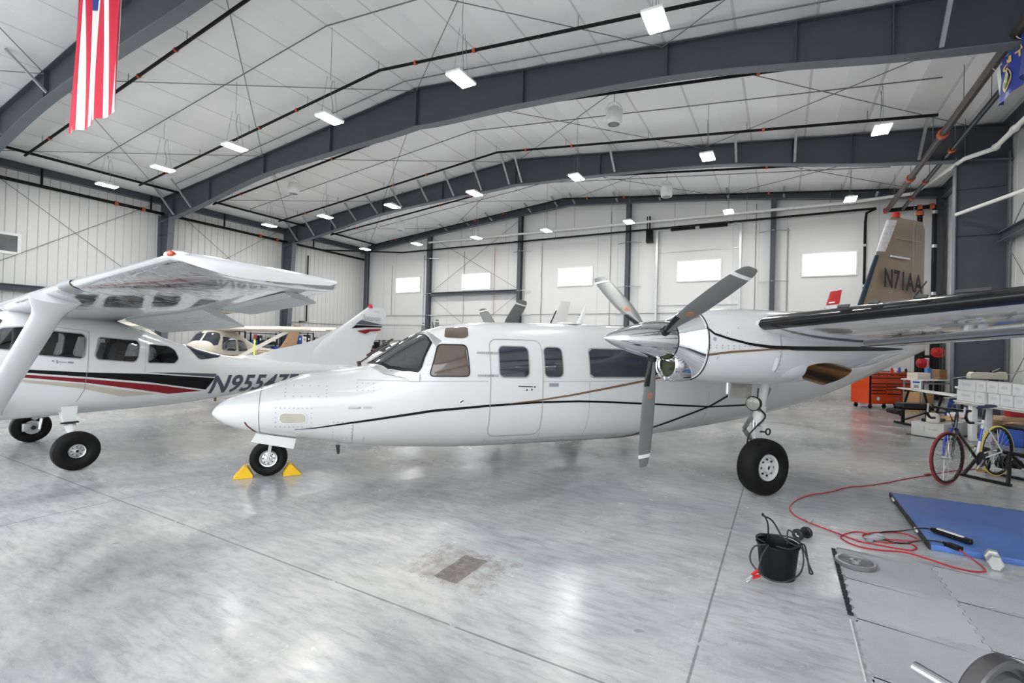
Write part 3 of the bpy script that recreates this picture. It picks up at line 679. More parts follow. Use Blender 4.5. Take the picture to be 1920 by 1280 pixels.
def prop_blades(root, hub, R, angles, chord, rev=1, pitch=68, logo=True, mats=None, n0=.12):
    for a in angles:
        er = V3((0, cos(radians(a)), sin(radians(a)))); et = V3((0, -sin(radians(a)), cos(radians(a)))); ex = V3((1, 0, 0))
        rings = []; secs = []
        for r, cw, tk, pt in ((n0, .3, .3, 0), (n0 + .06, .36, .26, .1), (.25, .55, .2, .45), (.35, .8, .13, .8), (.5, .98, .085, 1), (.7, 1.0, .065, 1.06), (.85, .93, .05, 1.1), (.94, .8, .045, 1.12), (.985, .62, .04, 1.13), (1., .4, .03, 1.13)):
            q = r if r > n0 + .07 else r; rad = q * R if r > .2 else q * R * 1.0
            ph = radians(pitch + (pt - 1) * -12); cdir = (ex * sin(ph) + et * cos(ph) * rev); nd = er.cross(cdir).normalized()
            c = chord * cw; t = chord * tk; o = V3(hub) + er * rad
            rings.append([o + cdir * (c / 2 * cos(b)) + nd * (t / 2 * sin(b)) for b in [2 * pi * k / 14 for k in range(14)]]); secs.append((rad, cdir, nd, c, t))
        f = MB(); f.loft(rings); b = f.build('propeller_blade', M_BLADE, root)
        def band(r0, r1, m, nm, w=1.):
            f = MB(); rr = []
            for rad in [r0 + (r1 - r0) * i / 4 for i in range(5)]:
                i = max(j for j in range(len(secs)) if secs[j][0] <= rad * R + 1e-6); i = min(i, len(secs) - 2); k = (rad * R - secs[i][0]) / (secs[i + 1][0] - secs[i][0])
                cd = secs[i][1].lerp(secs[i + 1][1], k).normalized(); nd = er.cross(cd).normalized(); c = secs[i][3] * (1 - k) + secs[i + 1][3] * k + .006; t = secs[i][4] * (1 - k) + secs[i + 1][4] * k + .006; o = V3(hub) + er * rad * R
                rr.append([o + cd * (c / 2 * cos(bb)) + nd * (t / 2 * sin(bb)) for bb in [2 * pi * q / 14 * w + (pi * (1 - w)) for q in range(14)]])
            f.loft(rr, cap=False, closed=w >= 1); f.build(nm, m, b)
        band(.895, .925, M_WHITE, 'tip_stripe')
        band(n0 + .04, .36, M_RUBBER, 'blade_boot', .42)
        if logo:
            cd, nd = secs[4][1], er.cross(secs[4][1]).normalized()
            for sg in (-1, 1):
                f = MB(); o = V3(hub) + er * .43 * R + nd * sg * (chord * .052); f.lathe([(0, chord * .17), (.003, chord * .17)], o, nd * sg, 16); f.mi(1); f.lathe([(.003, chord * .12), (.004, chord * .12)], o, nd * sg, 16)
                f.mi(0); f.bar(o + nd * sg * .005 - er * chord * .09, o + nd * sg * .005 + er * chord * .09, chord * .05, .002, up=nd)
                f.build('round_decal', [mat('orange_decal', (.55, .2, .08), .5), M_BLADE], b)
def shape_side(F, root, name, poly, m, off=.004, nx=14, nz=5, side=-1, theta=False, label=None):
    f = MB(); F.patch(f, poly, off, nx, nz, side, theta); return f.build(name, m, root, label, angle=60)
def outline(F, root, name, poly, w, m, off=.005, side=-1):
    f = MB(); F.ribbon(f, poly, w, off, side, closed=True, sub=3); return f.build(name, m, root, angle=60)
FC, FN, FS = Fus(TC), Fus(TN), Fus(TS)
def twin(loc, rz):
    R = thing('twin_turboprop_airplane', 'large white twin-engine propeller airplane with black and brown pinstripes in the middle of the hangar', 'airplane', loc, rz)
    F = FC
    # ---- fuselage
    xs = [-.60, -.585, -.56, -.52, -.46, -.38, -.28, -.18, -.09]; f = MB(); f.loft(F.rings(xs)); f.build('nose_cone', M_PAINT, R, angle=50)
    xs = [-.082 + .1 * i for i in range(27)] + [2.7 + .25 * i for i in range(40)]; xs = [x for x in xs if x < 12.45] + [12.48]
    f = MB(); f.loft(F.rings(xs, 56)); f.build('fuselage', M_PAINT, R, angle=50)
    f = MB(); F.ribbon(f, [(-.084 + .0 * i, z) for i, z in enumerate([.53, .6, .7, .8, .9, .98, 1.03])], .006, .002, -1); f.build('nose_seam', M_LINE, R)
    f = MB(); F.ribbon(f, [(-.235, .675), (-.21, .63), (-.18, .6), (-.155, .572), (-.13, .55)], .014, .003, -1); f.build('red_nose_mark', mat('dark_red_mark', (.12, .01, .015), .5), R)
    # windscreen: near half, mirrored for the far half, with black seal
    ws = [(1.13, .02), (1.14, .2), (1.192, .42), (1.326, .83), (1.47, 1.02), (1.612, 1.15), (1.645, 1.12), (1.70, .95), (1.794, .70), (1.76, .43), (1.72, .2), (1.71, .02)]
    wo = [(1.10, .0), (1.12, .22), (1.165, .42), (1.29, .86), (1.45, 1.07), (1.63, 1.2), (1.672, 1.16), (1.73, .95), (1.825, .71), (1.785, .42), (1.74, .2), (1.735, .0)]
    for sd in (-1, 1):
        f = MB(); F.patch(f, wo, .006, 30, 14, sd, True); s_ = f.build('windscreen_seal', M_RUBBER, R, angle=60)
        f = MB(); F.patch(f, ws, .012, 30, 14, sd, True); f.build('windscreen', M_WSHIELD, R, angle=60)
        f = MB(); F.patch(f, [(1.06, .0), (1.09, .34), (1.25, .96), (1.48, 1.22), (1.53, 1.30), (1.644, 1.34), (1.655, 1.2), (1.45, 1.08), (1.28, .86), (1.15, .42), (1.09, .0)], .004, 40, 4, sd, True); f.build('windscreen_skirt', M_SKIRT, R, angle=60)
        f = MB(); F.patch(f, [(1.735, .02), (1.77, .19), (1.832, .70), (1.864, .86), (1.90, .76), (1.937, .72), (1.877, .57), (1.821, .31), (1.80, .02)], .004, 20, 6, sd, True); f.build('windscreen_brow', M_SKIRT, R, angle=60)
    f = MB(); F.ribbon(f, [(1.094, 1.325), (1.25, 1.238), (1.5, 1.196), (1.527, 1.162), (1.65, 1.162), (1.655, 1.25)], .007, .006, -1); f.build('skirt_edge', M_LINE, R)
    for y in (.07, .17):
        f = MB(); f.tube([(1.0, y, 1.335), (1.09, y, 1.40), (1.2, y - .02, 1.49), (1.34, y - .03, 1.60)], .008, 6); f.bar((1.1, y + .01, 1.435), (1.42, y - .02, 1.66), .012, .022); f.cyl((1.02, y, 1.27), (1.0, y, 1.36), .022, n=8); f.build('windscreen_wiper', mat('brown_wiper', (.05, .03, .025), .5), R)
    # side windows
    wins = [('cockpit_window', rpoly([(1.885, 1.605), (2.235, 1.605), (2.26, 1.222), (1.76, 1.222)], .06), M_PANEB), ('cabin_window', rrect(2.645, 3.055, 1.21, 1.605, .07), M_PANE), ('cabin_window', rrect(3.275, 3.545, 1.21, 1.605, .07), M_PANE), ('cabin_window', rrect(3.95, 5.08, 1.21, 1.6, .06), M_PANE), ('cabin_window', rrect(5.5, 6.1, 1.21, 1.58, .06), M_PANE)]
    for i, (nm, poly, m) in enumerate(wins):
        for sd in (-1, 1):
            p = shape_side(F, R, nm, poly, m, .005, 16, 6, sd); 
            f = MB(); F.ribbon(f, poly, .014, .007, sd, True, 2); f.build('window_seal', M_LINE if i else M_RUBBER, p, angle=60)
    for sd in (-1, 1): shape_side(F, R, 'eyebrow_window', rpoly([(2.025, 1.815), (2.31, 1.84), (2.285, 1.72), (2.22, 1.69), (1.975, 1.692)], .03), M_PANEB, .006, 14, 5, sd)
    # door
    dp = rrect(2.53, 3.25, .45, 1.69, .1)
    shape_side(F, R, 'cabin_door_skin', [(2.54, .9), (3.24, .9), (3.24, 1.16), (2.54, 1.16)], M_PAINT, .002, 8, 3)
    outline(F, R, 'door_seam', dp, .008, M_LINE)
    for z in (1.513, 1.232):
        f = MB(); F.dots(f, [(2.37 + .028 * i, z) for i in range(10)], .011, .006, -1); F.ribbon(f, [(2.36, z + .013), (2.64, z + .013)], .003, .006, -1); F.ribbon(f, [(2.36, z - .013), (2.64, z - .013)], .003, .006, -1); F.ribbon(f, [(2.5, z), (2.56, z)], .03, .007, -1); f.build('door_hinge', M_LINE, R)
    f = MB(); F.ribbon(f, [(2.9, 1.098), (3.1, 1.09)], .01, .007, -1); F.dots(f, [(3.02, 1.05), (3.09, 1.055), (3.13, 1.088)], .012, .008, -1); f.build('door_handle', M_DARK, R)
    f = MB(); F.ribbon(f, [(3.335, 1.113), (3.475, 1.113)], .045, .005, -1); f.build('placard', M_GREYP, R)
    f = MB(); F.dots(f, [(2.158, .913)], .03, .006, -1); f.mi(1); F.ribbon(f, [(2.14, .905), (2.18, .93)], .014, .008, -1); f.build('static_port', [M_WHITE, M_DARK], R)
    # nose: light slot, rivets, vane
    f = MB(); F.patch(f, rrect(.132, .41, .675, .785, .054), .004, 18, 5, -1); f.build('nose_light_slot', mat('shaded_cream', (.5, .48, .4), .5, var=.2, vs=6), R, angle=60)
    outline(F, R, 'slot_rim', rrect(.128, .414, .671, .789, .056), .008, M_WHITE, .008)
    def rect_dots(x0, x1, z0, z1, n, m):
        return [(x0 + (x1 - x0) * i / n, z) for i in range(n + 1) for z in (z0, z1)] + [(x, z0 + (z1 - z0) * j / m) for j in range(1, m) for x in (x0, x1)]
    f = MB()
    for a in ((.09, .465, .625, .845, 8, 4), (.18, .62, .975, 1.09, 5, 3), (.70, .905, .48, .685, 4, 5), (.95, 1.13, 1.05, 1.13, 3, 2)): F.dots(f, rect_dots(*a), .0065, .003, -1)
    F.dots(f, [(1.66 + .028 * i, 1.2 + .05 * i) for i in range(8)] + [(1.72 + .028 * i, 1.2 + .05 * i) for i in range(8)], .005, .003, -1)
    f.build('rivet_rows', M_LINE, R)
    f = MB(); p = F.S(.86, .856, .03, -1); q = F.S(.99, .858, .0, -1); f.cyl(p, p + V3((.11, 0, 0)), .008, n=8); f.cyl(p + V3((.11, 0, 0)), q, .01, n=8); f.build('pitot_tube', M_ALU, R)
    f = MB(); F.ribbon(f, [(1.02, .856), (1.11, .857)], .025, .003, -1); f.build('small_placard', mat('pale_grey_mark', (.5, .5, .5), .6), R)
    for z, xa, xb in ((1.165, .95, 2.5), (.37, 2.55, 3.3), (1.16, 3.26, 5.2), (.385, 3.3, 5.)):
        f = MB(); F.ribbon(f, [(xa, z), ((xa + xb) / 2, z), (xb, z)], .004, .002, -1); f.build('panel_line', M_LINE, R)
    for x, za, zb2 in ((.915, .36, .66), (1.04, .4, .5), (3.27, .36, .5), (3.95, .3, 1.15), (6.05, .5, 1.0), (2.53, .2, .42)):
        f = MB(); F.ribbon(f, [(x, za), (x, (za + zb2) / 2), (x, zb2)], .005, .002, -1); f.build('panel_line', M_LINE, R)
    # pinstripes
    f = MB(); F.ribbon(f, [(.29, .589), (.497, .612), (.879, .677), (1.341, .746), (1.803, .810), (2.504, .857), (3.158, .888), (3.785, .891), (4.246, .872), (4.964, .830), (6.098, .758), (6.9, .76)], [.004, .012, .022, .028, .03, .028, .026, .026, .026, .026, .026, .024], .004, -1); f.build('black_pinstripe', M_STRIPE, R)
    f = MB(); F.ribbon(f, [(2.787, .880), (3.156, .909), (3.681, .976), (4.238, 1.064), (4.722, 1.143), (5.3, 1.235)], [.006, .02, .024, .026, .028, .028], .005, -1); f.build('brown_pinstripe', M_BSTRIPE, R)
    f = MB(); F.ribbon(f, [(4.5, .262), (4.839, .324), (5.131, .471), (5.6, .62), (6.095, .766), (6.834, 1.086), (7.4, 1.3)], .03, .005, -1); f.build('black_sweep_stripe', M_STRIPE, R)
    # antennas
    f = MB(); f.loft([[V3((4.08 + x, y, 1.93)) for x, y in ((0, 0), (.03, .012), (.11, 0), (.03, -.012))], [V3((4.25 + x, y, 2.26)) for x, y in ((0, 0), (.012, .005), (.04, 0), (.012, -.005))]]); f.build('blade_antenna', M_WHITE, R)
    f = MB(); f.lathe([(0, .22), (.02, .19), (.035, .1), (.04, .02)], (3.95, 0, 1.945), (0, 0, 1)); f.build('roof_fairing', M_PAINT, R)
    f = MB(); f.cyl((1.92, -.1, 1.8), (1.9, -.1, 1.9), .006, n=6); f.build('whip_antenna', M_DARK, R)
    f = MB(); f.loft([[V3((.74 + x, -.2 + y, .36)) for x, y in ((0, 0), (.02, .006), (.05, 0), (.02, -.006))], [V3((.76 + x, -.2 + y, .25)) for x, y in ((0, 0), (.01, .004), (.03, 0), (.01, -.004))]]); f.build('belly_antenna', M_DARK, R)
    # ---- wing
    def wsec(y):
        a = abs(y); c = 2.3 - .155 * a if a > .3 else 2.3; return 4.75, c, .125 - .004 * a, 1.735 + .062 * a
    YS = [0, .4, .8, 1.4, 2.0, 2.6, 3.2, 3.8, 4.4, 5.0, 5.6, 6.2, 6.8, 7.05]
    for sd in (-1, 1):
        rings = []
        for a in YS:
            x0, c, th, z = wsec(a); rings.append([V3((x0 + p, sd * a, z + q - .08 * p)) for p, q in airfoil(c, th)])
        rings.append([V3((5.35 + (p.x - 5.35) * .6, sd * 7.14, wsec(7.1)[3] + (p.z - wsec(7.1)[3]) * .3)) for p in rings[-1]])
        f = MB(); f.loft(rings)
        # paint above, mirror-like gloss below
        for i, fc in enumerate(f.f):
            j = i % 28
            if len(fc) == 4 and j >= 14: f.m[i] = 1
        w = f.build('wing', [M_PAINT, M_PAINTR], R, angle=50)
        f = MB(); rr = []
        for a in [2.7 + .4 * i for i in range(11)] + [7.0]:
            x0, c, th, z = wsec(a); rr.append([V3((x0 + p, sd * a, z + q)) for p, q in boot_ring(c, th, .10, .085, .006)])
        f.loft(rr, cap=False, closed=False); f.build('deice_boot', M_BOOT, w, angle=60)
        for a, l in ((3.55, .1), (3.8, .08), (4.14, .08), (4.45, .2)):
            f = MB(); x0, c, th, z = wsec(a); f.bar((x0 + .012 * c, sd * (a - l / 2), z + .045 * c), (x0 + .012 * c, sd * (a + l / 2), z + .045 * c), .03, .012, up=(-1, 0, .8))
            f.build('boot_patch', mat('worn_boot_patch', (.05, .05, .05), .5), w)
        f = MB()
        for a0, a1, nm in ((2.85, 4.55, 0), (4.62, 6.7, 1)):
            rr = []
            for a in (a0, (a0 + a1) / 2, a1):
                x0, c, th, z = wsec(a); s = .74; t = 5 * th * (.2969 * sqrt(s) - .126 * s - .3516 * s * s + .2843 * s ** 3 - .1015 * s ** 4) * c
                rr.append([V3((x0 + s * c, sd * a, z - t * .88 - .012 - .08 * s * c)), V3((x0 + s * c + .02, sd * a, z - t * .88 - .035 - .08 * s * c)), V3((x0 + c * 1.01, sd * a, z - .045 - .08 * c)), V3((x0 + c * 1.01, sd * a, z - .02 - .08 * c)), V3((x0 + s * c + .06, sd * a, z - t * .3 - .08 * s * c))])
            f.loft(rr)
            q0, q1 = wsec(a0), wsec(a1); f.mi(1)
            f.quad(V3((q0[0] + .715 * q0[1], sd * a0, q0[3] - .105 * q0[1] - .008)), V3((q1[0] + .715 * q1[1], sd * a1, q1[3] - .1 * q1[1] - .008)), V3((q1[0] + .742 * q1[1], sd * a1, q1[3] - .1 * q1[1] - .016)), V3((q0[0] + .742 * q0[1], sd * a0, q0[3] - .105 * q0[1] - .016))); f.mi(0)
        f.build('flap', [M_PAINTR, M_RUBBER], w, angle=50)
    # ---- engines
    for sd in (-1, 1):
        Y = 2.33 * sd; N_ = Fus([tuple(r) for r in TN], Y)
        xs = [4.12, 4.2, 4.35, 4.55, 4.8, 5.1, 5.4, 5.7, 6.0, 6.3, 6.6, 6.9, 7.2, 7.5, 7.7, 7.82]
        f = MB(); f.loft(N_.rings(xs, 44)); nac = f.build('engine_nacelle', M_PAINT, R, angle=50)
        if True:
            s2 = sd
            f = MB(); N_.ribbon(f, [(4.121, 1.845), (4.2, 1.785), (4.373, 1.741), (4.630, 1.696), (4.904, 1.672), (5.291, 1.664), (5.835, 1.672), (6.4, 1.682), (7.0, 1.69), (7.6, 1.70)], [.02, .02, .022, .024, .032, .045, .05, .05, .045, .01], .005, s2); f.build('black_pinstripe', M_STRIPE, nac)
            f = MB(); N_.ribbon(f, [(4.121, 1.575), (4.4, 1.61), (4.905, 1.645), (5.2, 1.65)], [.022, .022, .018, .004], .005, s2); f.build('brown_pinstripe', M_BSTRIPE, nac)
            f = MB(); N_.dots(f, [(4.15 + .07 * i, 1.672) for i in range(10)] + [(4.15 + .07 * i, 1.645) for i in range(6)] + [(5.05 + .012 * i, 1.62 - .045 * i) for i in range(8)] + [(4.14, 1.5), (4.14, 1.42), (4.35, 1.8), (4.5, 1.85)], .007, .004, s2); N_.dots(f, [(4.2, 1.735)], .02, .006, s2)
            f.build('rivet_rows', M_LINE, nac)
            for L_ in ([(5.08, 2.0), (5.06, 1.8), (5.08, 1.6), (5.06, 1.4)], [(4.26, 1.79), (4.3, 1.755)], [(4.25, 1.56), (4.25, 1.53)]): f = MB(); N_.ribbon(f, L_, .007, .004, s2); f.build('panel_line', M_LINE, nac)
            f = MB(); N_.patch(f, rrect(4.99, 5.05, 1.42, 1.56, .02), .005, 5, 3, s2); f.build('nacelle_placard', M_WHITE, nac)
        # chrome front cowl
        rings = []
        for x, r, zc, chin in ((3.88, .205, 1.715, 0), (3.95, .24, 1.715, .02), (4.02, .28, 1.71, .05), (4.08, .315, 1.69, .03), (4.13, .335, 1.675, .0)):
            ring = []
            for k in range(44):
                a = 2 * pi * k / 44; c = cos(a); zt, zb, w, zm, n = N_.sec(4.125); e = 2 / n; g = (x - 3.88) / .25
                if x > 4.12: p = N_.P(4.125, a); p.x = x
                else:
                    p2 = N_.P(4.125, a); p1 = V3((x, Y + .205 * sin(a), 1.715 + .205 * c)); k2 = g ** 1.1; p = p1.lerp(p2, k2); p.x = x
                ring.append(p)
            rings.append(ring)
        f = MB(); f.loft(rings, cap=False); f.build('chrome_cowl', M_CHROME, R, angle=60)
        f = MB(); f.tube([V3((4.135, 0, 0)) + V3((0, q.y, q.z)) for q in [N_.P(4.135, 2 * pi * k / 44) + N_.N(4.2, 2 * pi * k / 44) * .004 for k in range(44)]], .006, 5, closed=True); f.build('cowl_seam', M_DARK, R)
        # chin intake
        ic = V3((3.885, Y, 1.465)); f = MB()
        pr = [(.34, .15), (.2, .172), (.08, .178), (.015, .172), (-.01, .155), (.0, .135), (.03, .125), (.1, .118), (.2, .11)]
        f.lathe(pr, ic, (1, 0, -.05), 32, cap=False); ink = f.build('intake_lip', M_CHROME, R, angle=60)
        f = MB(); f.lathe([(.012, .134), (.06, .122), (.065, .06), (.03, .045), (.028, .001)], ic, (1, 0, -.05), 24, cap=False); f.build('intake_duct', mat('intake_olive', (.06, .06, .03), .6, var=.4), ink)
        # spinner and propeller
        f = MB(); f.lathe([(0, .004), (.02, .022), (.07, .05), (.16, .088), (.28, .128), (.42, .163), (.55, .186), (.66, .196), (.74, .198), (.745, .18)], (3.13, Y, 1.715), (1, 0, 0), 40); f.build('spinner', M_CHROME, R, angle=50)
        prop_blades(R, (3.72, Y, 1.715), 1.34, [35, 155, 275] if sd < 0 else [30, 150, 270], .215, rev=1, pitch=76)
        for a in ([35, 155, 275] if sd < 0 else [30, 150, 270]):
            f = MB(); e = V3((0, cos(radians(a)), sin(radians(a)))); f.cyl(V3((3.72, Y, 1.715)) + e * .13, V3((3.72, Y, 1.715)) + e * .225, .055, .045, 14)
            f.build('blade_collar', M_RUBBER, R)
        # exhaust
        e0 = V3((5.40, Y + sd * .15, 1.515)); e1 = V3((6.06, Y + sd * .24, 1.365)); d = (e1 - e0).normalized(); sx = d.cross(V3((0, 0, 1))).normalized(); sz = sx.cross(d)
        f = MB(); rings = []
        for s, k in ((0, 0), (.3, 0), (.6, 0), (.8, .0), (1.0, .0)):
            ring = []
            for q in range(28):
                a = 2 * pi * q / 28; o = e0 + d * (s * (e1 - e0).length - (.17 * sin(a) if s == 1 else 0) * -1); ring.append(o + sx * .155 * cos(a) + sz * .14 * sin(a))
            rings.append(ring)
        f.loft(rings, cap=False); inner = [[p + (e0 + d * .5 - p) * .05 for p in rings[-1]], [e0 + d * .35 + sx * .13 * cos(2 * pi * q / 28) + sz * .115 * sin(2 * pi * q / 28) for q in range(28)]]
        f.loft([rings[-1], inner[0]], cap=False); f.mi(1); f.loft(inner, cap=False); f.add(inner[1], [tuple(range(28))]); f.build('exhaust_stack', [M_EXH, mat('stack_bore_black', (.006, .005, .005), .9)], R, angle=60)  # bore and end disc of the stack are near-black
        f = MB(); G = Fus([(4.92, 1.52, 1.38, .02, 1.45, 2), (5.08, 1.61, 1.33, .12, 1.46, 2), (5.28, 1.67, 1.31, .165, 1.48, 2.1), (5.46, 1.68, 1.31, .175, 1.48, 2.1), (5.52, 1.66, 1.32, .165, 1.48, 2.1)], Y + sd * .16); f.loft(G.rings([4.92, 4.99, 5.08, 5.18, 5.28, 5.38, 5.46, 5.52], 28)); f.build('exhaust_fairing', M_PAINT, R, angle=60)
        f = MB(); G = Fus([(6.3, 1.72, 1.5, .1, 1.62, 2), (6.55, 1.74, 1.44, .17, 1.6, 2), (6.85, 1.74, 1.46, .17, 1.61, 2), (7.3, 1.72, 1.56, .09, 1.64, 2), (7.7, 1.7, 1.66, .02, 1.68, 2)], Y + sd * .02); f.loft(G.rings([6.3, 6.4, 6.55, 6.7, 6.85, 7.05, 7.3, 7.5, 7.7], 24)); f.build('nacelle_tail_fairing', M_PAINT, R, angle=60)
        # ---- main gear
        wx = 5.27; w = wheel(R, (wx, Y, .315), .315, .235, .15, (0, sd, 0), M_TYRE, M_HUBW, 'main_wheel')
        f = MB(); yi = Y - sd * .17
        f.cyl((wx + .09, yi + sd * .12, 1.34), (wx + .06, yi + sd * .06, .95), .05, n=14); f.cyl((wx + .065, yi + sd * .07, 1.0), (wx + .05, yi + sd * .04, .8), .065, n=14); f.box((wx + .04, yi + sd * .02, .68), (.11, .1, .14)); f.bar((wx + .03, yi, .72), (wx, yi, .33), .07, .06); f.cyl((wx, yi - sd * .03, .315), (wx, Y, .315), .04, n=12)
        f.cyl((wx + .16, yi + sd * .05, 1.15), (wx + .02, yi + sd * .1, .98), .028, n=8)
        f.build('main_strut', M_HUBW, R)
        f = MB(); f.cyl((wx + .05, yi + sd * .04, .82), (wx + .045, yi + sd * .03, .7), .034, n=14); f.cyl((wx + .0, yi + sd * .03, .82), (wx - .0, yi + sd * .03, .72), .02, n=10); f.build('oleo_piston', M_OIL, R)
        f = MB(); f.bar((wx - .02, yi + sd * .02, .86), (wx - .14, yi + sd * .02, .72), .02, .05); f.bar((wx - .14, yi + sd * .02, .72), (wx - .02, yi + sd * .02, .6), .02, .05); f.bar((wx + .17, yi + sd * .09, 1.2), (wx + .0, yi + sd * .09, .93), .03, .04); f.build('torque_link', mat('grimy_steel', (.3, .29, .27), .45, .7, var=.3, vs=20), R)
        f = MB(); f.tube(smooth_line([(wx - .05, yi + sd * .13, 1.2), (wx - .06, yi + sd * .14, 1.0), (wx + .06, yi + sd * .14, .88), (wx - .07, yi + sd * .13, .76), (wx - .15, yi + sd * .1, .65), (wx - .12, yi + sd * .05, .45)], 5), .009, 6); f.tube([V3((wx + .15, yi + sd * .1, .69)) + V3((.035 * cos(a), 0, .035 * sin(a))) for a in [2 * pi * i / 12 for i in range(12)]], .009, 6, closed=True); f.build('brake_hose', M_RUBBER, R); f = MB(); f.cyl((wx + .05, yi + sd * .06, .69), (wx + .12, yi + sd * .1, .69), .01, n=6); f.build('strut_pin', M_DARK, R)
        f = MB(); f.lathe([(0, .03), (.03, .075), (.09, .085), (.1, .075)], (wx - .06, yi + sd * .12, 1.03), (-1, sd * .35, 0), 20); f.build('landing_lamp', M_BLACK, R)
        f = MB(); f.lathe([(0, .075), (.004, .06), (.006, .01)], V3((wx - .06, yi + sd * .12, 1.03)) + V3((-1, sd * .35, 0)).normalized() * .1, (-1, sd * .35, 0), 20); f.build('lamp_lens', mat('lamp_glass', (.25, .25, .22), .12, .2, var=.4, vs=20), R)
        f = MB(); f.prism([(-.12, 0), (.2, .0), (.16, -.17), (-.17, -.15)], .012, (wx - .26, Y - sd * .12, 1.25), (1, 0, 0), (0, -.12 * sd, 1)); f.build('gear_door', mat('dull_door_metal', (.4, .39, .36), .4, .4, var=.25, vs=8), R)
        f = MB(); f.cyl((4.62, Y + sd * .1, 1.3), (4.62, Y + sd * .1, 1.16), .02, n=10); f.build('drain_mast', M_ALU, R)
    # ---- nose gear
    wheel(R, (0, 0, .205), .205, .15, .1, (0, -1, 0), M_TYRE, M_ALU, 'nose_wheel')
    f = MB()
    for y in (-.095, .095): f.bar((0, y, .2), (.03, y * .9, .44), .035, .022, up=(0, 1, 0))
    f.box((.03, 0, .445), (.07, .2, .03)); f.cyl((.03, 0, .44), (.06, 0, .6), .035, n=12); f.cyl((0, -.115, .205), (0, .115, .205), .02, n=10); f.build('nose_strut', M_HUBW, R)
    for sd in (-1, 1):
        f = MB(); f.prism([(-.125, .53), (.30, .45), (.275, .33), (-.175, .435)], .014, (0, sd * .17, 0), (1, 0, 0), (0, sd * .0, 1)); f.build('nose_gear_door', M_PAINT, R, smooth=False)
    # ---- tail
    fin = [(9.6, 1.9), (10.25, 2.05), (10.62, 2.72), (11.28, 4.38), (11.36, 4.47), (12.40, 4.45), (12.47, 4.36), (12.47, 2.0)]
    f = MB()
    def finring(z, x0, x1, th): return [V3((x0 + p, q, z)) for p, q in airfoil(x1 - x0, th, 8)]
    rr = []
    for z in (1.95, 2.4, 2.8, 3.3, 3.9, 4.3, 4.42, 4.46): rr.append(finring(z, 10.1 + (z - 1.95) * .47 if z < 4.4 else 11.3 + (z - 4.4) * 1.2, 12.47 if z < 4.35 else 12.40, .09 if z < 4.44 else .05))
    f.loft(rr); fn = f.build('tail_fin', M_TAN, R, angle=50)
    f = MB(); f.loft([[V3((10.1 + (z - 1.95) * .47 + p, q, z)) for p, q in boot_ring(2.3 - (z - 1.95) * .45, .09, .035, .035, .008)] for z in (2.0, 2.5, 3., 3.4, 3.62)], cap=False, closed=False); f.build('fin_deice_boot', mat('dark_blue_boot', (.03, .045, .065), .3), fn, angle=60)
    f = MB(); f.loft([[V3((10.1 + (z - 1.95) * .47 + p, q, z)) for p, q in boot_ring(2.3 - (z - 1.95) * .45, .09, .1 + (z - 3.6) * .1, .1 + (z - 3.6) * .1, .009)] for z in (3.7, 3.9, 4.1, 4.3, 4.38)], cap=False, closed=False); f.build('fin_tape_wrap', mat('clear_tape', (.7, .68, .68), .25, var=.25, vs=14, bump=.6, bs=20), fn, angle=60)
    f = MB(); f.lathe([(0, .07), (.08, .07), (.11, .05), (.12, .01)], (11.5, 0, 4.45), (0, 0, 1), 14); f.build('beacon', M_RED, fn)
    f = MB(); f.box((11.75, -.1, 4.0), (.9, .004, .015)); f.box((11.9, -.105, 3.4), (.012, .004, 2.6)); f.mi(1); f.box((12.02, -.1, 3.95), (.006, .004, .7)); f.build('fin_tape_strip', [mat('tape_tan', (.45, .36, .28), .4), M_LINE], fn, smooth=False)
    f = MB(); f.bar((11.4, -.11, 3.61), (11.75, -.11, 3.6), .05, .03); f.cyl((11.2, -.1, 3.62), (11.45, -.12, 3.6), .02, n=8); f.build('fin_bracket', M_WHITE, fn)
    f = MB(); put_text(f, 'N71AA', .52, lambda x, y: V3((10.93 + x * .755, -.135 + .02 * (x / 1.5), 2.99 - .035 * x + y * 1.0)), bold=.014, spacing=1.06)
    f.build('registration', M_STRIPE, fn, smooth=False)
    f = MB(); f.bar((11.75, -.115, 2.65), (12.45, -.06, 3.2), .028, .006, up=(0, 1, 0)); f.build('fin_stripe', M_STRIPE, fn, smooth=False)
    for sd in (-1, 1):
        rr = []
        for a in (.05, .6, 1.2, 1.8, 2.4, 2.62): rr.append([V3((11.15 + .12 * a + p, sd * a, 2.0 + .17 * a + q)) for p, q in airfoil(1.5 - .27 * a, .1, 8)])
        f = MB(); f.loft(rr); h = f.build('stabilizer', M_PAINTR, R, angle=50)
        f = MB(); f.loft([[V3((11.15 + .12 * a + p, sd * a, 2.0 + .17 * a + q)) for p, q in boot_ring(1.5 - .27 * a, .1, .06, .06, .006)] for a in (.3, 1., 1.8, 2.5)], cap=False, closed=False); f.build('stabilizer_boot', M_BOOT, h, angle=60)
        f = MB(); a = 2.5; f.loft([[V3((11.15 + .12 * a + p, sd * a, 2.0 + .17 * a + q * 1.3)) for p, q in airfoil(1.5 - .27 * a, .11, 6)] for a in (2.45, 2.66)]); f.build('red_tip_cover', mat('red_cloth', (.5, .06, .04), .8), h)
    return R
TWIN = twin(A_LOC, A_RZ)
def aloc(x, y, z=0):
    c, s = cos(A_RZ), sin(A_RZ); return (A_LOC[0] + x * c - y * s, A_LOC[1] + x * s + y * c, z)
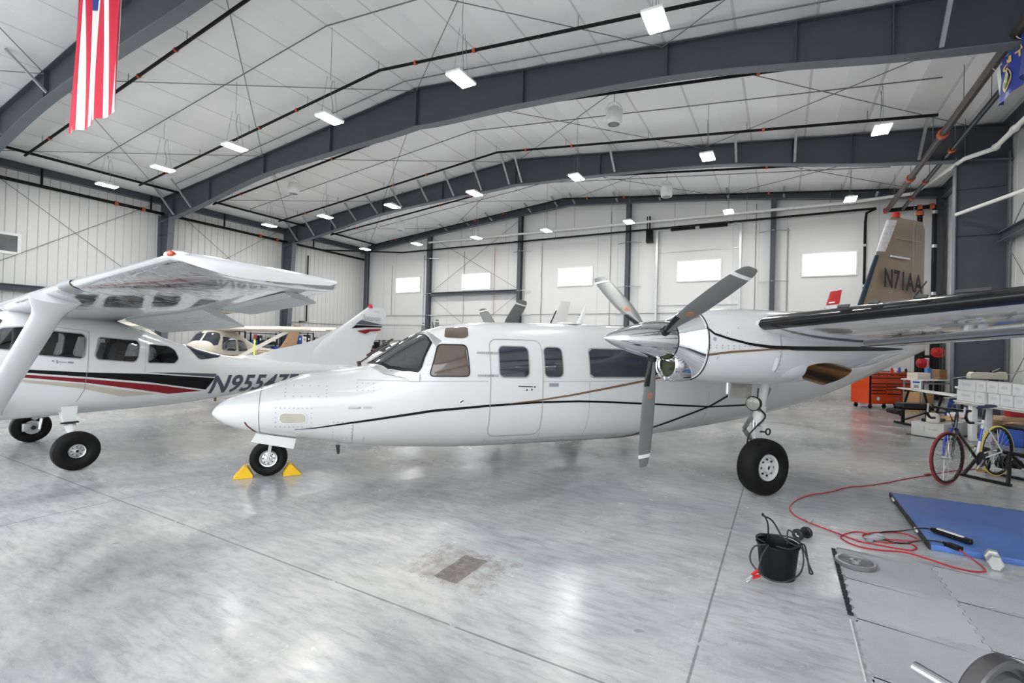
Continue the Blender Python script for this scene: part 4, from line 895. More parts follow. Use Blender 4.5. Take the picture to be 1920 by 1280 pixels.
# wheel chocks at the nose wheel
for i, (x, sgn, l) in enumerate(((-.25, 1, 'yellow wheel chock ahead of the nose wheel of the large airplane'), (.25, -1, 'yellow wheel chock behind the nose wheel of the large airplane'))):
    f = MB(); f.prism([(-.11, 0), (.09, 0), (.085, .035), (.03, .125), (.0, .13)], .17, (0, 0, 0), (1, 0, 0), (0, 0, 1))
    o = f.build('wheel_chock', M_YEL, smooth=False); o.location = aloc(x - .0 * sgn, -.03, .002); o.rotation_euler.z = A_RZ + (pi if sgn < 0 else 0) + .12; tag(o, l, 'wheel chock')
# ================================================================= white high-wing single at the left
S_LOC, S_RZ = (-6.1466, 6.4882, 0), radians(54.026)
M_PAINT2 = mat('bright_white_paint', (.72, .725, .73), .2, var=.012, vs=1.5, coat=.6)
M_MIRR = mat('mirror_gloss_white', (.6, .61, .62), .05, .6, var=.1, vs=2.5, coat=1., bump=1., bs=3.4)
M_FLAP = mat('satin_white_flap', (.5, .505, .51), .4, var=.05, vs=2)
M_CABIN = mat('dark_cabin_lining', (.045, .045, .045), .8, var=.2)
M_SEAT = mat('taupe_seat_leather', (.13, .115, .095), .55, var=.2, vs=8)
M_CLEAR = glass('clear_cabin_glass', (.5, .51, .53), .93)
M_DKRED = mat('dark_red_stripe', (.23, .012, .02), .25)
M_CHAMP = mat('champagne_stripe', (.5, .46, .38), .3)
M_SLATE = mat('slate_stripe', (.085, .095, .12), .3)
def boolean_cut(me, cutters):
    o = bpy.data.objects.new('body', me); COL.objects.link(o); tmp = []
    for cm in cutters:
        c = bpy.data.objects.new('cutter', cm); COL.objects.link(c); tmp.append(c)
        md = o.modifiers.new('cut', 'BOOLEAN'); md.operation = 'DIFFERENCE'; md.object = c; md.solver = 'EXACT'
    bpy.context.view_layer.update(); dg = bpy.context.evaluated_depsgraph_get()
    nm = bpy.data.meshes.new_from_object(o.evaluated_get(dg)); bpy.data.objects.remove(o)
    for c in tmp: bpy.data.objects.remove(c)
    return nm
SWIN = [('front_side_window', rpoly([(-.56, 1.67), (-.30, 1.70), (-.45, 1.40), (-.62, 1.42), (-.66, 1.5)], .03)),
        ('door_window', rpoly([(-.21, 1.66), (.185, 1.622), (.215, 1.57), (.195, 1.33), (.155, 1.297), (-.37, 1.36)], .03)),
        ('cabin_window', rpoly([(.345, 1.585), (.775, 1.548), (.81, 1.5), (.775, 1.29), (.73, 1.245), (.325, 1.287), (.298, 1.34)], .03)),
        ('rear_window', rpoly([(.93, 1.5), (1.19, 1.474), (1.275, 1.415), (1.312, 1.285), (1.247, 1.216), (.895, 1.232)], .03))]
def high_wing(loc, rz):
    R = thing('high_wing_airplane', 'white high-wing single-engine airplane with black, red and champagne side stripes at the left', 'airplane', loc, rz)
    F = FS
    xs = [-2.45, -2.38, -2.3, -2.15, -1.95, -1.7, -1.45, -1.3, -1.15, -1.0, -.9, -.8, -.7, -.62, -.5] + [-.4 + .12 * i for i in range(38)] + [4.4, 4.7, 4.95, 5.14]
    f = MB(); f.loft(F.rings(xs, 56)); me = f.data('fuselage', [M_PAINT2, M_CABIN])
    inner = []
    for x in [-1.02, -.9, -.75, -.6, -.4, -.2, 0, .2, .4, .6, .8, 1.0, 1.2, 1.36]:
        zt, zb, w, zm, n = F.sec(x); inner.append([V3((x, .93 * (w) * (abs(sin(a)) ** (2 / n)) * (1 if sin(a) >= 0 else -1), zm + ((zt - zm) * .95 if cos(a) >= 0 else (zm - zb) * .8) * (abs(cos(a)) ** (2 / n)) * (1 if cos(a) >= 0 else -1))) for a in [2 * pi * j / 40 for j in range(40)]])
    c1 = MB(); c1.mi(1); c1.loft(inner); cut = [c1.data('cab', [M_PAINT2, M_CABIN], False)]
    for nm, poly in SWIN:
        c = MB(); c.mi(1); c.prism(poly, 1.6, (0, 0, 0), (1, 0, 0), (0, 0, 1)); cut.append(c.data('w', [M_PAINT2, M_CABIN], False))
    me = boolean_cut(me, cut); me.name = 'fuselage'
    me.polygons.foreach_set('use_smooth', [True] * len(me.polygons)); me.set_sharp_from_angle(angle=radians(40))
    o = bpy.data.objects.new('fuselage', me); COL.objects.link(o); o.parent = R
    for nm, poly in SWIN:
        for sd in (-1, 1):
            p = shape_side(F, R, nm, poly, M_CLEAR, -.004, 14, 6, sd)
            f = MB(); F.ribbon(f, poly, .014, .004, sd, True, 2); f.build('window_seal', M_LINE, p, angle=60)
    for sd in (-1, 1):
        f = MB(); F.patch(f, [(-1.05, .02), (-1.02, .5), (-.94, .9), (-.8, 1.12), (-.62, .9), (-.54, .6), (-.6, .3), (-.66, .02)], .006, 20, 8, sd, True); f.build('windscreen', M_WSHIELD, R, angle=60)
        f = MB(); F.patch(f, [(1.45, .05), (1.55, .75), (1.62, .95), (1.75, .85), (1.95, .62), (2.08, .05)], .006, 16, 6, sd, True); f.build('back_window', M_PANE, R, angle=60)
    # seats and cabin cargo seen through the windows
    for x, y in ((-.32, -.26), (-.32, .26), (.42, -.26), (.42, .26)):
        f = MB(); f.bbox((x - .1, y, .98), (.42, .42, .14), .04); f.loft([[V3((x + .1 + .12 * s + q * .05, y + p, 1.0 + .5 * s)) for p, q in ((-.2 + .05 * s, -1), (.2 - .05 * s, -1), (.2 - .05 * s, 1), (-.2 + .05 * s, 1))] for s in (0, .3, .7, 1.)]); f.bbox((x + .25, y, 1.58), (.09, .24, .17), .03); f.build('seat', M_SEAT, R, angle=50)
    f = MB(); f.bbox((.9, .1, 1.15), (.3, .4, .3), .02); f.build('cabin_carton', M_CARD, R)
    # stripes
    St = [('black_stripe', [(-.66, 1.205), (-.468, 1.183), (.219, 1.119), (.883, 1.078), (1.830, .972), (1.705, .797), (.886, .962), (.220, 1.061), (-.49, 1.152), (-.68, 1.175)], M_STRIPE, .003),
          ('slate_stripe', [(.883, 1.099), (1.226, 1.082), (1.862, 1.040), (1.825, .988), (1.2, 1.062)], M_SLATE, .0035),
          ('red_stripe', [(-.70, 1.15), (-.501, 1.128), (.221, 1.035), (1.02, .913), (1.642, .783), (1.17, .772), (.73, .874), (.222, .983), (-.516, 1.1), (-.72, 1.125)], M_DKRED, .0035),
          ('champagne_stripe', [(-.6, 1.075), (-.398, 1.05), (.182, .971), (.578, .874), (1.03, .781), (.615, .772), (.157, .917), (-.42, 1.03)], M_CHAMP, .003)]
    for nm, poly, m, off in St:
        for sd in (-1, 1): shape_side(F, R, nm, poly, m, off, 60, 3, sd)
    # registration on the tail cone
    f = MB(); put_text(f, 'N95547E', .395, lambda x, y: F.S(1.735 + x * .985, .742 - .022 * x + y * .98, .004, -1), shear=.32, bold=.011, spacing=1.06)
    f.build('registration', M_SLATE, R, smooth=False)
    f = MB()
    F.ribbon(f, [(.245, 1.66), (.235, 1.45), (.225, 1.17), (.2, .9), (.13, .74)], .006, .004, -1); F.ribbon(f, [(-.36, 1.715), (-.1, 1.70), (.2, 1.665), (.245, 1.64)], .005, .004, -1); f.build('door_seam', M_LINE, R); f = MB(); F.ribbon(f, [(.9, 1.62), (.87, 1.35), (.86, 1.1)], .004, .004, -1)
    f.build('panel_line', M_LINE, R)
    f = MB(); F.dots(f, [(-.11, 1.272)], .012, .006, -1); F.ribbon(f, [(-.06, 1.262), (.02, 1.25)], .008, .004, -1); F.ribbon(f, [(-.075, 1.285), (-.07, 1.24)], .014, .004, -1); F.ribbon(f, [(.03, 1.255), (.085, 1.248)], .022, .004, -1); f.build('door_handle', M_GREYP, R)
    # ---- wing
    def ws(a):
        if a <= 2.9: return -.56, 1.62, .125
        k = (a - 2.9) / 2.55; return -.56 + .06 * k, 1.62 - .48 * k, .125 - .03 * k
    def wz(a): return 1.945 + .030 * a
    for sd in (-1, 1):
        rings = []
        for a in (0, .3, .6, 1.2, 1.8, 2.4, 2.9, 3.4, 3.9, 4.4, 4.9, 5.2, 5.35):
            x0, c, th = ws(a); rings.append([V3((x0 + p, sd * a, wz(a) + q - .07 * p)) for p, q in airfoil(c, th)])
        x0, c, th = ws(5.35)
        for dy, k, dz in ((.07, .94, -.02), (.12, .85, -.045), (.145, .7, -.07)): rings.append([V3((x0 + .62 * c + (p - .62 * c) * k, sd * (5.35 + dy), wz(5.4) + dz + q * k * .7)) for p, q in airfoil(c, th)])
        f = MB(); f.loft(rings)
        for i in range(len(f.f)):
            j = i % 28
            if len(f.f[i]) == 4 and 15 <= j <= 26: f.m[i] = 1
        w = f.build('wing', [M_PAINT2, M_MIRR], R, angle=50)
        # drooped flap and aileron
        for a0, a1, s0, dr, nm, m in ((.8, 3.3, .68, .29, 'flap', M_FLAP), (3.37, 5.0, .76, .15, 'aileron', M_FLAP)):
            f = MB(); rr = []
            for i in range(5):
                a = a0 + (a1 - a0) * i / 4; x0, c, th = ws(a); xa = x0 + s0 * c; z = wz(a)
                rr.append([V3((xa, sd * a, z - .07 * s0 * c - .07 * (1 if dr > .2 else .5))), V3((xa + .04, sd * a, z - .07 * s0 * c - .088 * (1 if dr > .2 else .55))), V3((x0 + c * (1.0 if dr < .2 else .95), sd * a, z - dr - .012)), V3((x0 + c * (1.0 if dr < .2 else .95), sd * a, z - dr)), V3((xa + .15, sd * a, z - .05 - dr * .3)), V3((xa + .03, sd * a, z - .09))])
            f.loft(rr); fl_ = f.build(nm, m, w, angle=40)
            f2 = MB()
            for k in range(14):
                s = .1 + .85 * k / 14
                if nm == 'aileron' or k < 9:
                    p = [r_[1].lerp(r_[2], s) + V3((0, 0, -.004)) for r_ in rr]; f2.tube(p, .006, 5)
            f2.build('corrugation_ribs', m, w, angle=60)
            if nm == 'none':
                f3 = MB()
                for a in (.95, 2.55): 
                    x0, c, th = ws(a); f3.prism([(0, 0), (.35, -.06), (.42, -.2), (.3, -.16), (.02, -.08)], .025, (x0 + .62 * c, sd * a, wz(a) - .06), (1, 0, 0), (0, 0, 1))
                f3.build('flap_bracket', M_GREYP, w, smooth=False)
        # landing light, tip light
        f = MB(); rr = []
        for a in (3.05, 3.4): x0, c, th = ws(a); rr.append([V3((x0 + p, sd * a, wz(a) + q)) for p, q in boot_ring(c, th, .05, .09, .006)])
        f.loft(rr, cap=False, closed=False); f.build('landing_light', M_GREYP, w, angle=60)
        x0, c, th = ws(5.3); f = MB(); f.lathe([(-.012, .015), (-.008, .03), (.04, .036), (.1, .028), (.13, .008)], (x0 + .03, sd * 5.28, wz(5.3) + .015), (.5, sd * .75, .12), 16); f.build('tip_fairing', M_ALU, w)
        f = MB(); f.lathe([(-.026, .004), (-.02, .016), (0, .024), (.02, .016), (.026, .004)], (x0 + .02, sd * 5.35, wz(5.3) + .02), (0, 1, 0), 14); f.build('nav_light', mat('red_nav_lens', (.5, .08, .04), .15, coat=1.) if sd < 0 else mat('green_nav_lens', (.02, .3, .12), .15), w)
        # strut with end fairings
        a, b = V3((-.66, sd * .56, .66)), V3((-.46, sd * 2.5, wz(2.5) - .085)); d = (b - a).normalized(); e = V3((1, 0, 0)) - d * d.x; e.normalize(); nn = d.cross(e)
        f = MB(); rr = []
        for s, k in ((0, 1.1), (.05, 1.), (.85, 1.), (.9, 1.06), (.94, 1.25), (.98, 1.6), (1.02, 1.85)): o_ = a.lerp(b, s); rr.append([o_ + e * (.115 * k * cos(q)) + nn * (.05 * (1 + (k - 1) * .4) * sin(q)) for q in [2 * pi * i / 18 for i in range(18)]])
        f.loft(rr); f.build('wing_strut', M_PAINT2, R, angle=50)
        # main gear
        f = MB(); rr = []
        for s in range(7):
            t = s / 6; p = V3((.06 - .04 * t, sd * (.35 + .72 * t), .66 - .30 * t - .04 * sin(pi * t))); wd = .08 - .035 * t
            rr.append([p + V3((wd, 0, .0)), p + V3((0, 0, .028)), p + V3((-wd, 0, 0)), p + V3((0, 0, -.028))])
        f.loft(rr); f.build('gear_leg', M_PAINT2, R, angle=50)
        f = MB(); f.prism([(-.085, .70), (.075, .70), (.05, .42), (-.04, .42)], .03, (.045, sd * .66, 0), (1, 0, 0), (0, -.0, 1)); f.build('gear_fairing', M_PAINT2, R, smooth=False)
        f = MB(); f.bar((-.05, sd * .72, .5), (.12, sd * .72, .505), .05, .018); f.cyl((0, sd * 1.02, .23), (0, sd * 1.2, .23), .03, n=10); f.build('brake_bracket', M_DARK, R)
        f = MB(); f.bbox((-.06, sd * 1.06, .24), (.12, .07, .12), .02); f.lathe([(0, .1), (.03, .1)], (0, sd * 1.08, .23), (0, sd, 0), 20); f.bar((.07, sd * 1.06, .2), (.09, sd * 1.05, .36), .04, .03); f.build('brake_caliper', M_ALU, R)
        wheel(R, (0, sd * 1.2, .228), .228, .17, .085, (0, sd, 0), M_TYRE, M_ALU, 'main_wheel')
    wheel(R, (-1.75, 0, .2), .2, .14, .08, (0, -1, 0), M_TYRE, M_ALU, 'nose_wheel')
    f = MB(); f.cyl((-1.75, .09, .2), (-1.78, 0, .45), .02, n=8); f.cyl((-1.75, -.09, .2), (-1.78, 0, .45), .02, n=8); f.cyl((-1.78, 0, .43), (-1.82, 0, .75), .035, n=10); f.build('nose_strut', M_HUBW, R)
    f = MB(); f.lathe([(0, .005), (.05, .06), (.15, .11), (.27, .14), (.28, .13)], (-2.72, 0, .9), (1, 0, 0), 24); f.build('spinner', M_PAINT2, R)
    prop_blades(R, (-2.52, 0, .9), 1.0, [80, 200, 320], .17, logo=False, n0=.13, pitch=25)
    # ---- tail
    def fr(z, x0, x1, th): return [V3((x0 + p, q, z)) for p, q in airfoil(x1 - x0, th, 8)]
    LE = [(1.05, 3.5), (1.25, 3.62), (1.43, 3.75), (1.64, 3.98), (1.85, 4.3), (2.1, 4.66), (2.3, 4.95), (2.37, 5.06)]
    TE = [(1.0, 5.02), (1.6, 5.23), (2.0, 5.44), (2.24, 5.58), (2.38, 5.5)]
    def itp(T, z):
        for (z0, x0), (z1, x1) in zip(T, T[1:]):
            if z <= z1: return x0 + (x1 - x0) * (z - z0) / (z1 - z0)
        return T[-1][1]
    f = MB(); f.loft([fr(z, itp(LE, z), itp(TE, z), .07) for z in (1.05, 1.25, 1.43, 1.64, 1.85, 2.1, 2.24, 2.32, 2.37)]); fin = f.build('tail_fin', M_PAINT2, R, angle=50)
    f = MB(); f.loft([[V3((x, y, z)) for y, z in ((-w, z0), (0, zt), (w, z0))] for x, w, z0, zt in ((2.3, .06, 1.28, 1.31), (2.7, .06, 1.22, 1.33), (3.06, .055, 1.18, 1.44), (3.45, .05, 1.14, 1.52), (3.8, .045, 1.12, 1.62), (4.15, .04, 1.1, 1.8), (4.4, .03, 1.1, 1.95))]); f.build('dorsal_fin', M_PAINT2, R, angle=50)
    def onfin(x, z): return V3((x, -.052 + (z - 1.0) * .008, z))
    for nm, pts, m in (('fin_slate_band', [(4.72, 1.98), (4.86, 2.08), (5.42, 2.00), (5.44, 1.99)], M_SLATE), ('fin_black_band', [(4.62, 1.89), (4.73, 1.965), (5.42, 1.965), (5.41, 1.94), (5.0, 1.93)], M_STRIPE), ('fin_red_band', [(4.75, 1.84), (5.05, 1.885), (5.40, 1.905), (5.37, 1.87), (5.1, 1.84), (4.98, 1.78)], M_DKRED)):
        f = MB(); f.add([onfin(x, z) for x, z in pts], [tuple(range(len(pts)))]); f.build(nm, m, fin, smooth=False)
    f = MB(); put_text(f, 'Stationair', .155, lambda x, y: onfin(4.88 + x * .82, 2.085 - .03 * x + y * 1.15), shear=.35)
    f.build('script_lettering', M_GREYP, fin, smooth=False)
    f = MB(); put_text(f, 'TURBO', .05, lambda x, y: onfin(5.2 + x * .9, 2.27 - .03 * x + y * 1.0), shear=.35)
    f.build('small_lettering', M_GREYP, fin, smooth=False)
    f = MB(); f.lathe([(0, .05), (.05, .05), (.08, .03), (.09, .005)], (5.12, 0, 2.355), (0, 0, 1), 14); f.build('beacon', M_RED, fin)
    for sd in (-1, 1):
        f = MB(); f.loft([[V3((4.25 + .08 * a + p, sd * a, 1.05 + q)) for p, q in airfoil(1.1 - .2 * a, .09, 8)] for a in (0, .5, 1., 1.5, 1.75)]); f.build('stabilizer', M_PAINT2, R, angle=50)
    f = MB(); f.cyl((2.0, -.05, .64), (2.0, -.05, .56), .02, n=8); f.build('tail_tie_down', mat('brown_fitting', (.2, .13, .08), .5), R)
    return R
SINGLE = high_wing(S_LOC, S_RZ)
# ================================================================= aircraft in the background
M_CREAM = mat('cream_paint', (.74, .70, .60), .35, var=.05)
M_TANB = mat('tan_brown_paint', (.46, .29, .17), .4, var=.15, vs=4)
M_PINKB = mat('pinkish_brown_stripe', (.42, .24, .19), .4)
def cream_single(loc, rz):
    R = thing('vintage_airplane', 'cream and tan high-wing airplane parked behind the white one at the left', 'airplane', loc, rz)
    F = FS; xs = [-2.45, -2.3, -2.0, -1.6, -1.3, -1.1, -.9, -.75, -.6] + [-.4 + .3 * i for i in range(18)] + [5.14]
    f = MB(); f.loft(F.rings(xs, 36)); f.build('fuselage', M_CREAM, R, angle=50)
    for sd in (-1, 1):
        shape_side(F, R, 'tan_tail_panel', [(.7, .72), (1.2, 1.0), (1.6, 1.32), (3.2, 1.18), (5.0, 1.06), (5.0, 1.0), (3., .8), (1.2, .62)], M_TANB, .004, 20, 5, sd)
        shape_side(F, R, 'side_stripe', [(-2.1, .95), (-1.2, 1.05), (.9, 1.02), (1.0, .8), (-1.2, .8)], M_PINKB, .004, 16, 4, sd)
        for poly in ([(-.52, 1.66), (.1, 1.6), (.1, 1.16), (-.66, 1.2)], [(.22, 1.58), (.62, 1.5), (.8, 1.16), (.22, 1.15)]): shape_side(F, R, 'side_window', rpoly(poly, .05), M_PANE, .005, 10, 4, sd)
        f = MB(); F.patch(f, [(-1.05, .02), (-1.02, .5), (-.94, .9), (-.8, 1.12), (-.62, .9), (-.54, .6), (-.6, .3), (-.66, .02)], .006, 16, 6, sd, True); f.build('windscreen', M_PANE, R, angle=60)
    f = MB(); put_text(f, 'N5583', .3, lambda x, y: F.S(1.9 + x, .86 + y, .008, -1), bold=.01); f.build('registration', M_WHITE, R, smooth=False)
    for sd in (-1, 1):
        f = MB(); f.loft([[V3((-.62 + p, sd * a, 1.93 + .012 * a + q)) for p, q in airfoil(1.6 - max(0, a - 2.5) * .17, .12)] for a in (0, .6, 1.5, 2.5, 3.5, 4.5, 5.2, 5.4)]); w = f.build('wing', M_CREAM, R, angle=50)
        f = MB(); f.bbox((-.62, sd * 3.9, 1.96), (.05, .5, .05), .01); f.build('landing_light', M_ALU, w)
        a, b = V3((-.45, sd * .5, .68)), V3((-.2, sd * 2.6, 1.9)); f = MB(); f.bar(a, b, .05, .12, up=(0, -.5, 1)); f.build('wing_strut', M_CREAM, R)
        f = MB(); f.tube([(.02, sd * .35, .62), (.01, sd * .8, .45), (0, sd * 1.1, .24)], .03, 8, rr=[.05, .04, .03]); f.build('gear_leg', M_CREAM, R)
        wheel(R, (0, sd * 1.17, .215), .215, .15, .085, (0, sd, 0), M_TYRE, M_ALU, 'main_wheel', 24)
        f = MB(); f.loft([[V3((4.2 + .1 * a + p, sd * a, 1.05 + q)) for p, q in airfoil(1.1 - .2 * a, .09, 8)] for a in (0, .6, 1.2, 1.7)]); f.build('stabilizer', M_CREAM, R, angle=50)
    f = MB(); f.loft([[V3((x0 + p, q, z)) for p, q in airfoil(x1 - x0, .07, 8)] for z, x0, x1 in ((1.05, 3.5, 5.1), (1.3, 3.95, 5.25), (1.6, 4.3, 5.4), (1.9, 4.6, 5.5), (2.05, 4.75, 5.5))]); f.build('tail_fin', M_TANB, R, angle=50)
    f = MB(); f.lathe([(0, .01), (.06, .07), (.16, .11), (.25, .13)], (-2.68, 0, .92), (1, 0, 0), 20); f.build('spinner', M_CREAM, R)
    prop_blades(R, (-2.5, 0, .92), .95, [40, 220], .16, logo=False, n0=.12, pitch=30)
    wheel(R, (-1.7, 0, .19), .19, .13, .08, (0, -1, 0), M_TYRE, M_ALU, 'nose_wheel', 24)
    f = MB(); f.cyl((-1.7, .07, .19), (-1.75, .02, .7), .025, n=8); f.build('nose_strut', M_ALU, R)
    return R
cream_single((-10.3, 17.0, 0), radians(86))
t = thing('safety_strap', 'yellow strap with a dark red top hanging under the wing of the cream airplane', 'strap', (-8.2, 15.4, 0)); 
f = MB(); f.box((0, 0, 1.35), (.05, .015, .5)); f.build('hanging_strap', mat('fluorescent_yellow', (.75, .85, .05), .5), t, smooth=False)
f = MB(); f.bbox((.02, 0, 1.68), (.1, .05, .16), .02); f.build('strap_head', mat('dark_red_cap', (.25, .02, .03), .5), t)
def lite_twin(loc, rz, sc, label, cap=None, fk=1., R_=1.3, angs=(100, 220, 340)):
    R = thing('background_airplane', label, 'airplane', loc, rz); R.scale = (sc, sc, sc); F = FC
    f = MB(); f.loft(F.rings([-.60, -.56, -.46, -.28, -.1, .3, .7, 1.1, 1.4, 1.7, 2., 2.4, 3, 4, 5, 6, 7, 8, 9, 10, 11, 12, 12.45], 28)); f.build('fuselage', M_PAINT, R, angle=50)
    for sd in (-1, 1):
        for a, b in ((1.75, 2.26), (2.65, 3.05), (3.3, 3.7), (3.95, 5.0)): shape_side(F, R, 'cabin_window', rrect(a, b, 1.21, 1.6, .06), M_PANE, .006, 8, 3, sd)
        f = MB(); F.patch(f, [(1.14, .02), (1.2, .42), (1.35, .85), (1.64, 1.12), (1.79, .70), (1.72, .02)], .008, 14, 6, sd, True); f.build('windscreen', M_PANE, R, angle=60)
        f = MB(); f.loft([[V3((4.75 + p, sd * a, 1.72 + .05 * a + q)) for p, q in airfoil(2.3 - .155 * a, .12, 10)] for a in (0, 1, 2.3, 4, 5.5, 7)]); w = f.build('wing', M_PAINT, R, angle=50)
        f = MB(); f.loft([[V3((4.75 + p, sd * a, 1.72 + .05 * a + q)) for p, q in boot_ring(2.3 - .155 * a, .12, .08, .08, .008)] for a in (2.7, 4, 5.5, 6.9)], cap=False, closed=False); f.build('deice_boot', M_BOOT, w, angle=60)
        N_ = Fus([tuple(r) for r in TN], 2.33 * sd); f = MB(); f.loft(N_.rings([4.12, 4.4, 4.8, 5.2, 5.8, 6.4, 7, 7.5, 7.82], 24)); f.build('engine_nacelle', M_PAINT, R, angle=50)
        f = MB(); f.lathe([(0, .01), (.1, .06), (.35, .14), (.6, .19), (.9, .24), (1., .33)], (3.13, 2.33 * sd, 1.71), (1, 0, 0), 24); f.build('spinner', M_CHROME, R)
        prop_blades(R, (3.72, 2.33 * sd, 1.71), R_, angs, .21, logo=False, pitch=60)
        f = MB(); f.cyl((5.27, sd * 2.3, 1.3), (5.27, sd * 2.3, .4), .05, n=10); f.build('main_strut', M_HUBW, R)
        wheel(R, (5.27, sd * 2.4, .315), .315, .2, .15, (0, sd, 0), M_TYRE, M_HUBW, 'main_wheel', 20)
        f = MB(); f.loft([[V3((11.15 + .12 * a + p, sd * a, 2.0 + .17 * a + q)) for p, q in airfoil(1.5 - .27 * a, .1, 8)] for a in (0, 1.2, 2.5)]); f.build('stabilizer', M_PAINT, R, angle=50)
    wheel(R, (0, 0, .205), .205, .15, .1, (0, -1, 0), M_TYRE, M_ALU, 'nose_wheel', 20)
    f = MB(); f.cyl((0, .1, .2), (.03, .05, .6), .03, n=8); f.build('nose_strut', M_HUBW, R)
    rr = [[V3((10.1 + (z - 1.95) * .47 + p, q, z)) for p, q in airfoil((2.37 - (z - 1.95) * .47) * fk, .08, 8)] for z in (1.95, 2.8, 3.6, 4.2, 4.46)]
    f = MB(); f.loft(rr); fn = f.build('tail_fin', M_PAINT, R, angle=50)
    f = MB(); f.loft([[V3((10.1 + (z - 1.95) * .47 + p, q, z)) for p, q in boot_ring((2.37 - (z - 1.95) * .47) * fk, .08, .06, .06, .012)] for z in (2.0, 3.0, 3.9)], cap=False, closed=False); f.build('fin_boot', M_BOOT, fn, angle=60)
    if cap:
        f = MB(); f.loft([[V3((10.1 + (z - 1.95) * .47 + p - .02, q * 1.1, z)) for p, q in airfoil((2.41 - (z - 1.95) * .47) * fk, .085, 8)] for z in (3.98, 4.2, 4.48)]); f.build('red_fin_tip', M_RED, fn, angle=50)
        f = MB(); f.box((11.45, -.06, 4.06), (.3, .02, .05)); f.box((11.45, .06, 4.06), (.3, .02, .05)); f.build('fin_tip_band', M_WHITE, fn, smooth=False)
    else:
        f = MB(); 
        for z in (3.4, 3.55, 3.7): f.cyl((12.4, 0, z), (12.75, 0, z + .03), .012, n=5)
        f.build('static_wick', M_DARK, fn)
    return R
lite_twin((-7.0, 21.5, 0), radians(18.5), .88, 'white twin-engine airplane mostly hidden behind the large one, white fin with black edge', fk=.55)
lite_twin((8.42, 21.6, 0), radians(-88), .74, fk=.5, label= 'far white airplane with a red-tipped tail fin seen above the right wing', cap=True, R_=1.)
# ================================================================= storage racks at the far left
CT = [('cardboard', M_CARD), ('dark', M_DARK), ('white', M_WHITE), ('blue', M_BLUE)]
def rack(u, t, rz, w, h, nsh, label, seed, tops=()):
    R = thing('storage_rack', label, 'rack', W(u, t), rz); d = .5
    for x in (-w / 2, w / 2):
        for y in (-d / 2, d / 2):
            f = MB(); f.box((x, y, h / 2), (.05, .05, h)); f.build('post', M_BLACK, R, smooth=False)
    zs = [.15 + (h - .2) * i / (nsh - 1) for i in range(nsh)]
    for z in zs: f = MB(); f.box((0, 0, z), (w, d, .035)); f.build('shelf_board', M_BLACK, R, smooth=False)
    rnd = random.Random(seed); c, s = cos(rz), sin(rz); o = W(u, t)
    nm = label.split(' rack')[0]
    for k, z in enumerate(zs[1:-1] + ([zs[-1]] if tops else [])):
        x = -w / 2 + .08; top = tops and k == nsh - 2
        while x < w / 2 - .15:
            bw = rnd.uniform(.2, .42); bh = rnd.uniform(.16, (h - .2) / (nsh - 1) - .08) if not top else rnd.uniform(.2, .42); kind, m = rnd.choice(CT[:1] if top else CT)
            if x + bw > w / 2 - .03: break
            if rnd.random() < .8:
                f = MB(); f.bbox((0, 0, bh / 2), (bw, .36, bh), .008); f.mi(1); f.box((0, -.181, bh * .55), (bw * .4, .002, bh * .25)); xc = x + bw / 2
                b = f.build('storage_box', [m, M_WHITE if kind != 'white' else M_CARD], smooth=False); b.location = o + V3((xc * c, xc * s, z + .0185)); b.rotation_euler.z = rz
                tag(b, '%s box %s the %s' % (kind, 'on top of' if top else 'on', label.split(',')[0]), 'box', 'boxes on the ' + label.split(',')[0])
            x += bw + .05
LW = BROT + pi / 2
rack(.15, 9.6, LW, 1.8, 2.0, 4, 'tall black storage rack, farthest left by the left wall', 3, True)
rack(.15, 7.5, LW, 1.8, 1.95, 4, 'black storage rack behind the strut of the cream airplane', 5)
rack(.15, 5.2, LW, 1.4, 2.05, 4, 'black storage rack beside the tan tail fin', 8, True)
rack(.15, 3.2, LW, 1.6, 1.8, 4, 'open black storage rack left of the white tail fin', 9)
rack(1.3, .5, BROT, 1.5, 1.75, 4, 'black storage rack against the back wall behind the windscreen', 12)
rack(3.1, .5, BROT, 1.4, 1.75, 3, 'second black storage rack against the back wall', 14)
